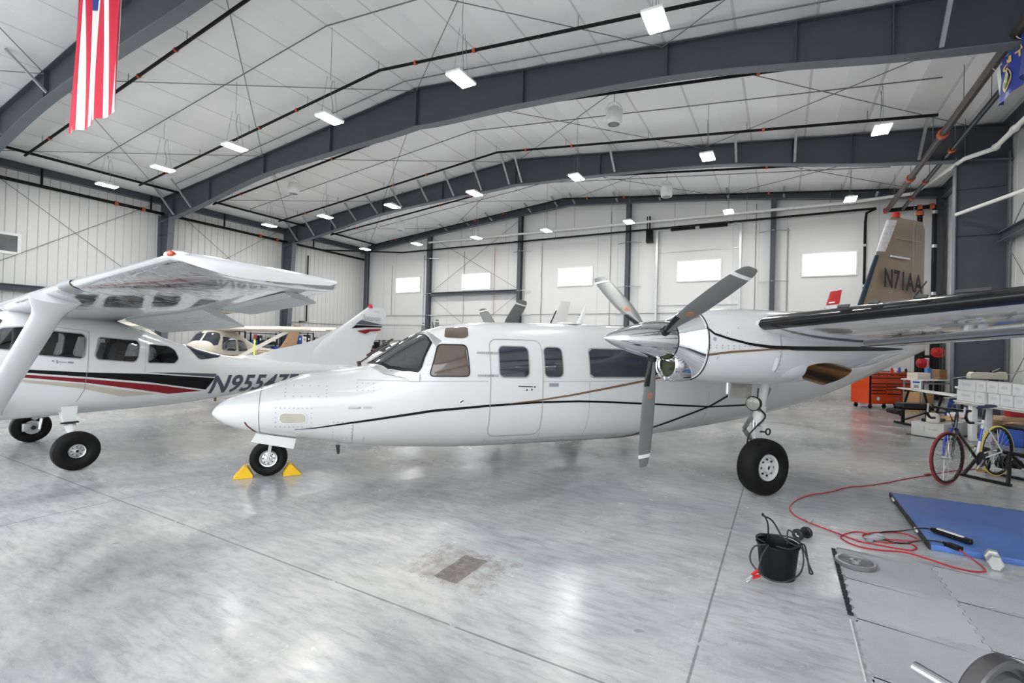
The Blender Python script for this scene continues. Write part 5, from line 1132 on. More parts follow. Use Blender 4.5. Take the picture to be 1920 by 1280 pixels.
# ================================================================= flags
def flag_us():
    w, h = 2.0, 3.62; f = MB(); nx, nz = 39, 40
    def pt(i, j):
        s = i / nx; v = j / nz; x = -w / 2 + w * s * (1 - .0) ; z = h * (1 - v)
        pinch = .8 + .2 * (v ** .8); x *= pinch if v < 1 else 1
        y = (.05 * sin(s * 15 + v * 2.2) + .022 * sin(s * 31 + 1.3 - v * 3)) * (1.3 - .5 * v)
        return V3((x + .06 * sin(v * 3 + s), y, z - .03 * sin(s * 5)))
    f.v = [pt(i, j) for j in range(nz + 1) for i in range(nx + 1)]
    for j in range(nz):
        for i in range(nx):
            stripe = i // 3; can = j < nz * .45 and 15 <= i
            f.f.append([j * (nx + 1) + i, j * (nx + 1) + i + 1, (j + 1) * (nx + 1) + i + 1, (j + 1) * (nx + 1) + i]); f.m.append(2 if can else (0 if stripe % 2 == 0 else 1))
    R = thing('striped_flag', 'red and white striped national flag hanging vertically from the ceiling, upper left', 'flag', W(14.6, 20.3, 5.2), BROT)
    o = f.build('flag_cloth', [mat('flag_red', (.62, .02, .06), .55), mat('flag_white', (.85, .84, .83), .55), mat('flag_blue', (.04, .08, .3), .55)], R, angle=180)
    st = MB()
    for r in range(9):
        for c in range(6 if r % 2 == 0 else 5):
            i = 18.8 + (c + (.5 if r % 2 else 0)) * 3.3; j = (r + .7) * nz * .42 / 9.3
            if i > 38: continue
            p = pt(i, j); 
            for sy in (-.006, .006): st.add([p + V3((.05 * q * sin(a), sy, .05 * q * cos(a))) for a, q in [(pi * k / 5, 1 if k % 2 == 0 else .42) for k in range(10)]], [tuple(range(10))])
    st.build('flag_star', MATS['flag_white'], o, smooth=False)
    f = MB(); f.cyl((-.75, 0, h + .02), (.75, 0, h + .02), .02, n=8); f.cyl((-.7, 0, h), (-.7, 0, 4.25), .006, n=5); f.cyl((.7, 0, h), (.7, 0, 4.2), .006, n=5); f.build('hanging_rod', M_WIRE, R)
flag_us()
def flag_mt():
    R = thing('blue_flag', 'blue state flag with gold letters MONTANA and an oval seal, hanging from the brown pipe', 'flag', W(28.36, 11.36, 7.17), BROT - pi / 2)
    # local x = towards the camera (t), z up
    w, h = 2.3, .80; nx, nz = 36, 12
    def pt(x, z):
        v = -z / h; return V3((x + .0 * v, .05 * sin(x * 7 + v * 1.5) * (.3 + v) + .03 * sin(x * 15), z - .05 * sin(x * 4.2) * v - .08 * v * (1 - min(1, x / .35)) * -1))
    f = MB(); f.v = [pt(w * i / nx, -h * j / nz) for j in range(nz + 1) for i in range(nx + 1)]
    for j in range(nz):
        for i in range(nx): f.f.append([j * (nx + 1) + i, j * (nx + 1) + i + 1, (j + 1) * (nx + 1) + i + 1, (j + 1) * (nx + 1) + i]); f.m.append(1 if i == 0 else 0)
    o = f.build('flag_cloth', [mat('state_blue', (.035, .06, .33), .5, var=.15), mat('flag_white2', (.8, .8, .8), .6)], R, angle=180)
    M_GOLD = mat('flag_gold', (.75, .56, .2), .5)
    for sg in (-1,):
        f = MB(); 
        for k, ch in enumerate('MONTANA'[::-1]): pass
        put_text(f, 'MONTANA', .2, lambda x, y: pt(.16 + x * 1.12, -.27 + y * .75) + V3((0, -.012, 0)), bold=.012, spacing=1.5); f.build('gold_lettering', M_GOLD, o, smooth=False)
        f = MB(); f.add([pt(.62 + .17 * cos(a), -.5 + .2 * sin(a)) + V3((0, -.014, 0)) for a in [2 * pi * k / 28 for k in range(28)]], [tuple(range(28))]); f.mi(1); f.add([pt(.62 + .13 * cos(a), -.5 + .16 * sin(a)) + V3((0, -.02, 0)) for a in [2 * pi * k / 28 for k in range(28)]], [tuple(range(28))]); f.mi(2); f.add([pt(.62 + .12 * cos(a), -.55 + .09 * sin(a)) + V3((0, -.026, 0)) for a in [2 * pi * k / 20 for k in range(20)]], [tuple(range(20))]); f.build('oval_seal', [M_GOLD, mat('seal_cream', (.7, .68, .5), .5), mat('seal_green', (.25, .4, .15), .5)], o, smooth=False)
    f = MB()
    for x in (.02, 1.1, 2.25): f.tube([V3((x, .04 + .11 * cos(a), .05 + .11 * sin(a))) for a in [2 * pi * k / 14 for k in range(14)]], .008, 5, closed=True)
    f.build('flag_hanging_tie', M_WHITE, R)
flag_mt()
# ================================================================= right side workshop clutter
def simple(name, mb, mats, label, cat, loc, rz=0., group=None, smooth=True, angle=35):
    o = mb.build(name, mats, smooth=smooth, angle=angle); o.location = loc; o.rotation_euler.z = rz; return tag(o, label, cat, group)
# ---- orange tool chest
TD = 1.72
R = thing('tool_chest', 'large orange-red rolling tool chest with many drawers near the right column', 'tool chest', (10.72, 14.45, 0), radians(11))
M_OR = mat('orange_red_enamel', (.8, .085, .014), .25, var=.06, coat=.5)
f = MB(); f.bbox((TD / 2, .32, .6), (TD, .62, .92), .015); f.build('chest_body', M_OR, R)
f = MB(); f.bbox((TD / 2, .32, 1.075), (TD + .02, .66, .03), .01); f.build('chest_top', mat('dark_orange_top', (.5, .05, .015), .4), R)
for x in (.02, TD - .02): f = MB(); f.box((x, -.004, .6), (.045, .02, .94)); f.build('corner_trim', M_BLACK, R, smooth=False)
for c, (x0, x1) in enumerate(((.06, .58), (.6, 1.12), (1.14, 1.66))):
    z = 1.04
    for k, hh in enumerate((.1, .17, .1, .1, .1, .28) if c == 0 else (.1, .17, .09, .09, .14, .26) if c == 1 else (.1, .17, .14, .14, .3)):
        f = MB(); f.bbox(((x0 + x1) / 2, -.002, z - hh / 2), (x1 - x0, .02, hh - .018), .005); d = f.build('drawer', M_OR, R)
        f = MB(); f.box(((x0 + x1) / 2, -.02, z - .02), (x1 - x0 - .02, .022, .02)); f.build('drawer_handle', M_BLACK, d, smooth=False); z -= hh
f = MB(); f.lathe([(0, .07), (.006, .07), (.008, .05)], (.3, -.012, .3), (0, -1, 0), 20); f.mi(1); f.lathe([(.008, .045), (.01, .04)], (.3, -.012, .3), (0, -1, 0), 20); f.build('round_emblem', [M_GREYP, M_WHITE], R)
f = MB(); f.prism([(-.09, -.02), (.1, -.03), (.08, .0), (-.1, .01)], .004, (1.45, -.016, .3), (1, 0, 0), (0, 0, 1)); f.prism([(-.09, .03), (.1, .02), (.1, .045), (-.09, .05)], .004, (1.45, -.016, .3), (1, 0, 0), (0, 0, 1)); f.build('script_emblem', M_GREYP, R, smooth=False)
for x, y in ((.12, .08), (.12, .56), (.62, .08), (1.1, .08), (1.6, .08), (1.6, .56)):
    f = MB(); f.lathe([(-.025, .02), (-.025, .055), (.025, .055), (.025, .02)], (x, y, .056), (0, 1, 0), 16); f.box((x, y, .125), (.07, .06, .03)); f.build('caster', M_BLACK, R)
for i, (x, m, l, h) in enumerate(((1.02, M_RED, 'red spray can on the orange tool chest, leftmost', .14), (1.16, M_WHITE, 'white spray can on the orange tool chest', .12), (1.3, M_BLUE, 'blue spray can on the orange tool chest', .16), (1.55, M_DARK, 'black grease gun can on the orange tool chest', .12))):
    f = MB(); f.lathe([(0, .033), (h * .8, .033), (h * .88, .018), (h, .018)], n=14); p = V3((10.72, 14.45, 0)) + V3((x * cos(radians(11)) - .2 * sin(radians(11)), x * sin(radians(11)) + .2 * cos(radians(11)), 1.091)); simple('spray_can', f, m, l, 'can', p)
# ---- sprinkler valve assembly on the right back corner
R = thing('sprinkler_valve_assembly', 'red fire sprinkler valves and handwheels on black pipes in the back right corner', 'valves', W(29.0, 1.25, 0), BROT)
f = MB(); f.cyl((-1.4, 0, .95), (.35, 0, .95), .07, n=12); f.cyl((.3, 0, .05), (.3, 0, 2.0), .085, n=14); f.cyl((.72, 0, .05), (.72, 0, 2.2), .085, n=14); f.cyl((.3, 0, 1.6), (.72, 0, 1.6), .05, n=10); f.cyl((-1.4, 0, .05), (-1.4, 0, .95), .06, n=10); f.build('valve_pipe', M_PIPE, R)
for x, y, z, r in ((.3, 0, 1.35, .16), (.72, 0, 1.75, .17), (.3, 0, .75, .14), (.72, 0, .95, .2), (-.5, 0, .95, .11), (-1.1, 0, .95, .1)):
    f = MB(); f.lathe([(-r, r * .55), (-r * .8, r * .8), (-r * .3, r), (r * .3, r), (r * .8, r * .8), (r, r * .55)], (x, y, z), (0, 0, 1) if x > 0 else (1, 0, 0), 16); f.cyl((x, y, z), (x, -.26, z), r * .35, n=10); v = f.build('red_valve', M_RED if z != .95 or x < 0 else mat('orange_valve', (.7, .13, .03), .4), R)
    f = MB(); f.tube([V3((x + r * cos(a), -.27, z + r * sin(a))) for a in [2 * pi * k / 18 for k in range(18)]], .015, 6, closed=True); f.bar((x - r, -.27, z), (x + r, -.27, z), .015, .015); f.bar((x, -.27, z - r), (x, -.27, z + r), .015, .015); f.build('handwheel', M_RED, v)
# ---- small white table with supplies
def table(name, label, a, wx, wy, h, rz, mt, ml, top=.035, r=.02):
    R = thing(name, label, 'table', a, rz)
    f = MB(); f.bbox((wx / 2, wy / 2, h - top / 2), (wx, wy, top), .008); f.build('table_top', mt, R)
    for x in (.06, wx - .06):
        for y in (.06, wy - .06): f = MB(); f.cyl((x, y, 0), (x, y, h - top), r, n=10); f.build('leg', ml, R)
    f = MB(); f.bar((.06, .06, h - top - .08), (wx - .06, .06, h - top - .08), .02, .04); f.bar((.06, wy - .06, h - top - .08), (wx - .06, wy - .06, h - top - .08), .02, .04); f.build('apron_rail', ml, R); return R
table('small_table', 'small white work table with bottles behind the long narrow board', (11.55, 13.55, 0), 1.3, .6, .95, radians(16), M_WHITE, M_GREYP)
def onT(o, rz, x, y, z): return V3(o) + V3((x * cos(rz) - y * sin(rz), x * sin(rz) + y * cos(rz), z))
q = radians(16); o = (11.55, 13.55, 0)
f = MB(); f.bbox((0, 0, .09), (.5, .3, .18), .01); simple('parts_carton', f, mat('pale_carton', (.75, .68, .58), .7), 'pale cardboard carton on the small white table', 'box', onT(o, q, .42, .4, .951), q)
f = MB(); f.bbox((0, 0, .16), (.16, .1, .32), .01); simple('blue_bottle', f, mat('light_blue', (.08, .25, .6), .4), 'light blue container leaning on the small white table', 'container', onT(o, q, .72, .35, .951), q)
f = MB(); f.bbox((0, 0, .14), (.3, .25, .28), .01); f.mi(1); f.box((0, -.127, .1), (.26, .004, .06)); simple('supply_box', f, [M_CARD, M_ORNG], 'brown supply box on the right end of the small white table', 'box', onT(o, q, 1.05, .3, .951), q)
f = MB(); f.bbox((0, 0, .3), (.55, .4, .6), .01); simple('plywood_box', f, mat('plywood', (.5, .33, .16), .7, var=.2), 'plywood crate standing under the small white table', 'crate', onT(o, q, .35, .33, .0), q)
# ---- long narrow white board (wing section) on a stand
a, b = V3((10.47, 13.14, 0)), V3((9.85, 10.75, 0)); rz = atan2((b - a).y, (b - a).x); L_ = (b - a).length
R = thing('wing_section', 'long narrow white wing section laid across a black stand', 'wing section', a, rz)
f = MB(); f.loft([[V3((x, p * c - .0, .73 + q_)) for p, q_ in airfoil(1, .1, 8) for c in (c_,)] for x, c_ in ((0, .3), (.08, .42), (.5, .52), (1.4, .58), (2.2, .5), (L_ - .05, .35), (L_, .2))]); 
f.v = [V3((v.x, v.y, .73 + (v.z - .73) * .42)) for v in f.v]; f.build('airfoil_panel', M_WHITE, R, angle=50)
for x in (.45, 1.9):
    f = MB()
    for y in (.08, .42): f.bar((x - .2 if y < .2 else x + .2, y - .08 if y < .2 else y + .08, 0), (x, y, .69), .035, .035)
    f.bar((x, -.02, .69), (x, .5, .69), .035, .03); f.bar((x - .1, .05, .3), (x + .1, .45, .3), .02, .03); f.build('stand_leg', M_BLACK, R, smooth=False)
p = a + (b - a) * .42 + V3((.12, .2, 0)); f = MB(); f.bbox((0, 0, .12), (.2, .11, .24), .015); f.lathe([(.24, .03), (.27, .03), (.275, .02)], n=12); f.mi(1); f.box((0, -.0565, .19), (.14, .003, .045)); f.mi(2); f.box((0, -.0565, .08), (.09, .003, .08)); simple('white_can', f, [M_WHITE, M_BLUE, M_GREYP], 'white rectangular can with a blue band on the wing section', 'can', (p.x, p.y, .757), rz + 1.3)
# ---- weight bench
a = V3((9.14, 11.36, 0)); R = thing('weight_bench', 'short black padded weight bench standing left of the white boxes', 'bench', a, radians(-4))
f = MB(); f.bbox((.32, 0, .455), (.66, .3, .115), .045); f.build('bench_pad', mat('black_vinyl', (.012, .012, .013), .3), R)
f = MB(); f.bar((-.05, 0, .375), (.75, 0, .375), .06, .05); f.bar((.08, 0, 0), (.08, 0, .38), .05, .05); f.bar((.62, 0, 0), (.62, 0, .38), .05, .05); f.bar((.08, -.26, .025), (.08, .26, .025), .05, .05); f.bar((.62, -.26, .025), (.62, .26, .025), .05, .05); f.bar((.08, 0, .1), (.62, 0, .3), .04, .03); f.build('bench_frame', M_BLACK, R, smooth=False)
f = MB(); 
for y in (-.1, .1): f.cyl((-.12, y - .09, .3), (-.12, y + .09, .3), .055, n=14)
f.build('foam_roller', mat('black_foam', (.014, .014, .014), .8), R)
# ---- low weathered crate with odds and ends on it
a = V3((8.0, 9.69, 0)); d = V3((8.46, 9.42, 0)); rz = atan2(10.34 - 9.42, 10.14 - 8.46); L_ = 1.92
R = thing('low_crate', 'long low weathered white crate with faded markings on the floor behind the bicycle', 'crate', d, rz)
M_OLD = mat('weathered_white_board', (.58, .58, .56), .75, var=.2, vs=6)
f = MB(); f.bbox((L_ / 2, .27, .15), (L_, .53, .28), .012); f.build('crate_body', M_OLD, R)
f = MB(); f.box((L_ / 2, .27, .006), (L_ + .12, .66, .012)); f.build('crate_skid', M_DARK, R, smooth=False)
f = MB()
for i in range(6): f.box((.12 + .045 * i, -.002, .16 + .012 * (i % 2)), (.018, .004, .12))
f.box((-.002, .18, .16), (.004, .16, .01)); f.box((-.002, .32, .16), (.004, .012, .12)); f.build('faded_marking', mat('faded_brown_ink', (.42, .38, .3), .8), R, smooth=False)
def onC(x, y, z): return V3(d) + V3((x * cos(rz) - y * sin(rz), x * sin(rz) + y * cos(rz), z))
f = MB(); f.bbox((0, 0, .03), (.45, .24, .06), .02); f.build; simple('parts_tray', f, M_BLACK, 'black plastic tray on the low weathered crate', 'tray', onC(.35, .3, .292), rz)
for i in range(5):
    f = MB(); f.bar((-.3, 0, 0), (.3, 0, .03), .05, .022); simple('wooden_stick', f, M_WOOD if i % 2 else mat('stained_wood', (.5, .32, .14), .6), 'thin wooden slat in the bundle on the low weathered crate', 'stick', onC(.95, .14 + .062 * i, .312), rz + .1 * (i - 2) * .3, 'wood slats on the low crate', smooth=False)
f = MB(); f.lathe([(0, .09), (.03, .11), (.16, .1), (.2, .06)], n=16); simple('cloth_bundle', f, mat('cream_cloth', (.68, .64, .55), .9, bump=.5, bs=14), 'cream cloth bundle on the left end of the low weathered crate', 'cloth', onC(.06, .2, .291))
f = MB(); f.bbox((0, 0, .06), (.5, .3, .12), .01); simple('white_carton', f, M_WHITE, 'flat white carton on the right half of the low weathered crate', 'box', onC(1.55, .27, .291), rz)
# ---- long table with white boxes
ta = V3((8.92, 9.75, 0)); trz = radians(-96); TL_ = 1.9
R = thing('long_table', 'long white folding table loaded with white boxes at the right edge', 'table', ta, trz)
f = MB(); f.bbox((TL_ / 2, .22, .735), (TL_, .44, .03), .01); f.build('table_top', M_WHITE, R)
f = MB(); f.box((TL_ / 2, .22, .70), (TL_ - .04, .40, .035)); f.build('table_apron', mat('beige_trim', (.6, .58, .52), .5), R, smooth=False)
for x in (.35, TL_ - .25):
    f = MB(); f.bbox((x, .1, .34), (.1, .1, .68), .01); f.bbox((x, .36, .34), (.1, .1, .68), .01); f.bar((x, .06, .02), (x, .42, .02), .08, .04); f.build('leg', M_WHITE, R)
def onL(x, y, z): return ta + V3((x * cos(trz) - y * sin(trz), x * sin(trz) + y * cos(trz), z))
WB = 0; rnd = random.Random(4)
for lay in range(2):
    x = .06
    for k in range(6):
        wdt = (.42, .22, .24, .26, .22, .4)[k]
        f = MB(); f.bbox((0, 0, .105), (wdt - .012, .36, .206), .004); f.mi(1); f.box((0, -.181, .12), ((wdt - .02) * .5, .002, .05)); f.box((0, 0, .2085), (.03, .36, .001))
        simple('white_box', f, [mat('white_card', (.8, .8, .79), .6, var=.03), mat('pale_label', (.68, .67, .7), .6)], '%s white carton from the left in the %s layer on the long table' % (ORD[k], 'lower' if lay == 0 else 'upper'), 'box', onL(x + wdt / 2, .21 + rnd.uniform(-.012, .012), .752 + lay * .2105), trz, 'white boxes on the long table', smooth=False); x += wdt + (.06 if k == 1 and lay == 0 else .012)
# beige bench machine and drill press behind the boxes
R = thing('tool_stand', 'grey steel tool stand behind the white boxes', 'stand', (11.12, 11.45, 0), radians(-10)); R.scale = (1.05, 1.05, .955)
f = MB(); f.bbox((0, 0, .92), (.7, .5, .05), .01); f.build('stand_top', M_WHITE, R)
for x in (-.3, .3):
    for y in (-.2, .2): f = MB(); f.box((x, y, .45), (.05, .05, .9)); f.build('leg', M_GREYP, R, smooth=False)
f = MB(); f.bbox((-.1, 0, .5), (.6, .42, .03), .008); f.build('lower_shelf', M_GREYP, R)
f = MB(); f.bbox((0, 0, .08), (.2, .34, .16), .02); f.mi(1); f.box((0, -.172, .09), (.15, .004, .1)); simple('appliance_carton', f, [M_GREYP, mat('sky_blue', (.12, .35, .65), .5)], 'grey carton with a sky blue picture on the tool stand', 'box', (10.93, 11.36, .905), radians(-10))
R = thing('bench_machine', 'beige bench machine with black base and lever arms on the tool stand', 'machine', (11.25, 11.37, .905), radians(-8)); R.scale = (1.05, 1.05, 1.05)
f = MB(); f.bbox((.08, 0, .06), (.36, .3, .12), .03); f.cyl((.08, 0, .1), (.08, 0, .2), .09, n=16); f.build('machine_base', M_BLACK, R)
f = MB(); f.loft([[V3((x, y * s, .2 + z * h)) for y, z in ((-.09, 0), (.09, 0), (.1, .5), (.08, 1), (-.08, 1), (-.1, .5))] for x, s, h in ((-.42, .6, .1), (-.36, .9, .15), (0, 1., .15), (.15, 1.1, .14), (.26, 1.1, .17), (.3, .9, .13))]); f.build('machine_body', mat('beige_enamel', (.62, .6, .5), .35), R)
f = MB(); f.cyl((.2, -.05, .28), (.62, -.1, .42), .012, n=8); f.build('lever_arm', M_ALU, R); f = MB(); f.cyl((-.42, 0, .25), (-.75, -.05, .2), .01, n=8); f.build('lever_arm', M_ALU, R); f = MB(); f.cyl((0, 0, .34), (.22, .03, .44), .01, n=8); f.build('lever_arm', M_ALU, R); f = MB(); f.lathe([(-.02, .005), (0, .025), (.02, .005)], (.64, -.1, .425), (1, 0, .3), 10); f.build('lever_knob', M_ALU, R)
f = MB(); f.lathe([(0, .02), (.03, .025), (.05, .012)], (-.3, 0, .345), (0, 0, 1), 10); f.lathe([(0, .02), (.03, .025), (.05, .012)], (.02, 0, .345), (0, 0, 1), 10); f.build('control_knob', M_BLACK, R)
R = thing('drill_press', 'grey drill press with crank handles standing on the white boxes at the right edge', 'drill press', onL(1.42, .3, 1.174), radians(-20))
f = MB(); f.bbox((0, 0, .012), (.22, .26, .024), .005); f.cyl((0, .06, 0), (0, .06, .28), .035, n=14); f.bbox((0, .02, .2), (.12, .22, .14), .02); f.build('press_body', mat('blue_grey_enamel', (.3, .32, .37), .4), R)
f = MB(); f.cyl((-.04, -.02, .3), (.14, -.02, .62), .008, n=8)
for a_ in (0, 120, 240): f.cyl((-.08, 0, .18), (-.08 - .03, .13 * cos(radians(a_)), .18 + .13 * sin(radians(a_))), .007, n=6)
f.build('crank_handle', M_BLACK, R)
# blue and red things under the table
f = MB(); f.bbox((0, 0, .16), (.5, .36, .32), .05); f.mi(1); f.bbox((0, 0, .34), (.52, .38, .04), .01); simple('storage_tote', f, [M_BLUE, M_BLACK], 'blue plastic tote on the floor below the long table', 'tote', (9.45, 9.0, 0), .4)
R = thing('work_stand', 'blue and white trestle stand between the bench and the long table', 'stand', (11.2, 12.25, 0), radians(20))
for x0, x1 in ((-.3, -.02), (.3, .02)): f = MB(); f.bar((x0, 0, 0), (x1, 0, .58), .12, .03, up=(0, 1, 0)); f.build('trestle_leg', M_BLUE, R, smooth=False)
f = MB(); f.bbox((0, .0, .6), (.6, .16, .05), .01); f.build('trestle_beam', M_WHITE, R)
# lumber
for i in range(5):
    f = MB(); f.bbox((0, 0, .045), (1.15, .28, .09), .006); simple('lumber_plank', f, M_WOOD if i % 2 else mat('light_pine', (.68, .5, .34), .6, var=.12, vs=7), ('bottom-left', 'bottom-right', 'middle-left', 'middle-right', 'top')[i] + ' thick plank of the lumber stack near the right wall', 'plank', (10.95 + .04 * (i % 3), 10.05 + (.32 if i % 2 else 0) - (.0 if i < 4 else -.16), .101 + .093 * (i // 2)), radians(-14), 'planks of the lumber stack')
for i, x in enumerate((-.4, .4)): f = MB(); f.bbox((0, 0, .05), (.1, .7, .098), .005); simple('wood_block', f, M_DARK, ('left', 'right')[i] + ' dark block carrying the lumber stack', 'block', (10.97 + x * cos(radians(-14)), 10.21 + x * sin(radians(-14)), .0), radians(-14))
R = thing('red_jerry_can', 'red plastic fuel can on the lumber stack', 'fuel can', (10.78, 10.25, .381), radians(-14))
f = MB(); f.loft([[V3((x * sx_, y * .11 * sx_, z)) for x, y in ((-.2, -1), (.2, -1), (.24, 0), (.2, 1), (-.2, 1), (-.24, 0))] for z, sx_ in ((0, .95), (.02, 1), (.14, 1), (.2, .8), (.235, .35))]); f.build('can_body', mat('red_plastic', (.55, .03, .05), .35, coat=.3), R)
f = MB(); f.tube([(-.14, 0, .2), (-.1, 0, .26), (.06, 0, .26), (.12, 0, .2)], .018, 8); f.lathe([(.2, .03), (.27, .025)], (.14, 0, 0), n=10); f.build('can_handle', mat('dark_red_plastic', (.3, .015, .02), .4), R)
# ================================================================= bicycle on a trainer
ft = V3((5.55, 6.13, 0)); rt = V3((6.47, 6.42, .05)); bz = atan2(rt.y - ft.y, rt.x - ft.x); WBs = sqrt((rt - ft).x ** 2 + (rt - ft).y ** 2); RWh = .335
R = thing('road_bicycle', 'black, white and blue road bicycle with a red front tyre and a yellow rear tyre', 'bicycle', ft, bz)
FA = V3((0, 0, RWh)); RA = V3((WBs, 0, RWh + .05)); BB = V3((.56, 0, .30)); ST = V3((.68, 0, .80)); HT = V3((.17, 0, .88)); HB = V3((.135, 0, .72))
M_FRB = mat('gloss_black_frame', (.012, .012, .014), .2, coat=.6); M_FRW = mat('pearl_white_frame', (.68, .67, .69), .25, coat=.5); M_FRBL = mat('royal_blue_frame', (.03, .07, .5), .25, coat=.5)
M_TRED = mat('red_tread', (.3, .03, .035), .6); M_TYEL = mat('yellow_tread', (.62, .52, .14), .6)
def bwheel(c, m, ax, nm):
    x, y, d_ = frame_of(ax)
    f = MB(); f.lathe([(-.012, RWh - .018), (-.011, RWh - .004), (0, RWh), (.011, RWh - .004), (.012, RWh - .018), (0, RWh - .024), (-.012, RWh - .018)], c, ax, 56, cap=False)
    w = f.build(nm, m, R, angle=60)
    f = MB(); f.lathe([(-.013, RWh - .019), (-.011, RWh - .045), (.011, RWh - .045), (.013, RWh - .019), (0, RWh - .018), (-.013, RWh - .019)], c, ax, 56, cap=False); f.build('rim', M_BLACK, w, angle=60)
    f = MB()
    for k in range(24):
        a_ = 2 * pi * k / 24; s_ = 1 if k % 2 else -1; f.cyl(V3(c) + d_ * .025 * s_ + (x * cos(a_ + .5 * s_) + y * sin(a_ + .5 * s_)) * .02, V3(c) + (x * cos(a_) + y * sin(a_)) * (RWh - .045), .0018, n=4, cap=False)
    f.build('spokes', M_ALU, w)
    f = MB(); f.lathe([(-.05, .01), (-.05, .024), (-.02, .014), (.02, .014), (.05, .024), (.05, .01)], c, ax, 14); f.build('wheel_hub', M_ALU, w)
sa = radians(-2); bwheel(FA, M_TRED, (sin(sa), cos(sa), 0), 'front_wheel'); bwheel(RA, M_TYEL, (0, 1, 0), 'rear_wheel')
f = MB(); f.tube([HB + V3((.01, 0, -.02)), BB], .019, 10); f.tube([HB, HT], .02, 10); f.build('down_tube', M_FRB, R)
f = MB(); f.tube([HT + V3((-.0, 0, -.06)), ST + V3((-.01, 0, -.05))], .015, 10); f.build('top_tube', M_FRW, R)
f = MB(); f.tube([BB, BB.lerp(ST, .45)], .016, 10); f.tube([BB.lerp(ST, .78), ST], .016, 10); f.build('seat_tube', M_FRW, R)
f = MB(); f.tube([BB.lerp(ST, .45), BB.lerp(ST, .78)], .0165, 10); f.build('blue_tube_section', M_FRBL, R)
f = MB()
for y in (-.055, .055): f.tube([ST + V3((0, y * .3, -.04)), RA + V3((0, y, 0))], .008, 8); f.tube([BB + V3((0, y * .7, 0)), RA + V3((0, y, 0))], .010, 8)
f.build('rear_stay', M_FRW, R)
for y in (-.05, .05): f = MB(); f.tube([HB + V3((0, y * .6, -.02)), FA + V3((.03, y, .2)), FA + V3((0, y, 0))], .012, 8, rr=[.016, .014, .009]); f.build('fork_blade', M_FRBL if y > 0 else M_FRB, R)
f = MB(); f.tube([HT, HT + V3((.0, 0, .05)), HT + V3((-.1, 0, .07))], .016, 8); f.build('stem', M_FRB, R)
f = MB(); hb = HT + V3((-.1, 0, .07)); f.tube([hb + V3((.08, y_, -.14)) if False else p_ for p_ in smooth_line([hb + V3((.03, -.21, -.14)), hb + V3((-.06, -.21, -.13)), hb + V3((-.11, -.21, -.06)), hb + V3((-.08, -.205, .0)), hb + V3((0, -.19, .005)), hb + V3((0, -.08, 0)), hb, hb + V3((0, .08, 0)), hb + V3((0, .19, .005)), hb + V3((-.08, .205, 0)), hb + V3((-.11, .21, -.06)), hb + V3((-.06, .21, -.13)), hb + V3((.03, .21, -.14))], 5)], .016, 8); f.build('drop_handlebar', M_BLACK, R)
f = MB()
for y in (-.2, .2): f.tube([hb + V3((-.06, y, .02)), hb + V3((-.11, y, .05)), hb + V3((-.12, y, -.06))], .012, 6)
f.build('brake_lever', M_ALU, R)
f = MB(); f.cyl(ST, ST + V3((.025, 0, .14)), .013, n=10); f.build('seat_post', M_BLACK, R)
sp_ = ST + V3((.03, 0, .16)); f = MB(); f.loft([[sp_ + V3((x, w_ * cos(a_), .012 + h_ + .018 * sin(a_))) for a_ in [2 * pi * k / 14 for k in range(14)]] for x, w_, h_ in ((-.15, .012, -.012), (-.12, .02, .0), (0, .032, .0), (.06, .055, .004), (.11, .07, .012), (.135, .06, .012), (.14, .03, .01))]); f.build('saddle', mat('dark_blue_leather', (.03, .04, .09), .35), R)
f = MB(); f.lathe([(-.05, .085), (-.046, .1), (-.042, .085)], BB, (0, 1, 0), 28); f.lathe([(-.06, .06), (-.057, .075), (-.053, .06)], BB, (0, 1, 0), 24); ck = f.build('chainring', M_DARK, R)
f = MB()
for s_, y in ((1, -.07), (-1, .07)): f.bar(BB + V3((0, y, 0)), BB + V3((-.12 * s_, y, -.12 * s_)), .022, .012, up=(0, 1, 0)); f.cyl(BB + V3((-.12 * s_, y, -.12 * s_)), BB + V3((-.12 * s_, y + (.09 if y > 0 else -.09), -.12 * s_)), .006, n=6)
f.build('crank_arm', M_ALU, R)
for s_, y in ((1, -.12), (-1, .12)): f = MB(); f.bbox(BB + V3((-.12 * s_, y, -.12 * s_)), (.1, .06, .02), .006); f.tube([BB + V3((-.12 * s_ - .05, y, -.12 * s_)), BB + V3((-.12 * s_ - .11, y, -.12 * s_ + .03)), BB + V3((-.12 * s_ - .1, y, -.12 * s_ + .07))], .006, 6); f.build('pedal', mat('amber_pedal', (.35, .2, .05), .4), R)
f = MB(); f.lathe([(-.045, .03), (-.03, .05), (-.02, .04)], RA, (0, 1, 0), 20); f.tube([BB + V3((0, -.045, .09)), RA + V3((0, -.035, .045))], .004, 5); f.tube([BB + V3((0, -.045, -.09)), RA + V3((.02, -.035, -.13)), RA + V3((-.0, -.035, -.05))], .004, 5); f.bbox(RA + V3((.02, -.035, -.11)), (.03, .02, .1), .006); f.build('drivetrain', M_DARK, R)
f = MB(); f.tube(smooth_line([hb + V3((-.08, -.2, .0)), hb + V3((-.16, -.08, .02)), hb + V3((-.04, .0, -.06)), HB + V3((.02, .02, .05))], 5), .004, 5); f.tube(smooth_line([hb + V3((-.08, .2, .0)), hb + V3((-.17, .08, .03)), hb + V3((-.05, .0, -.05)), HB + V3((-.03, .0, -.02))], 5), .004, 5); f.build('brake_cable', M_BLACK, R)
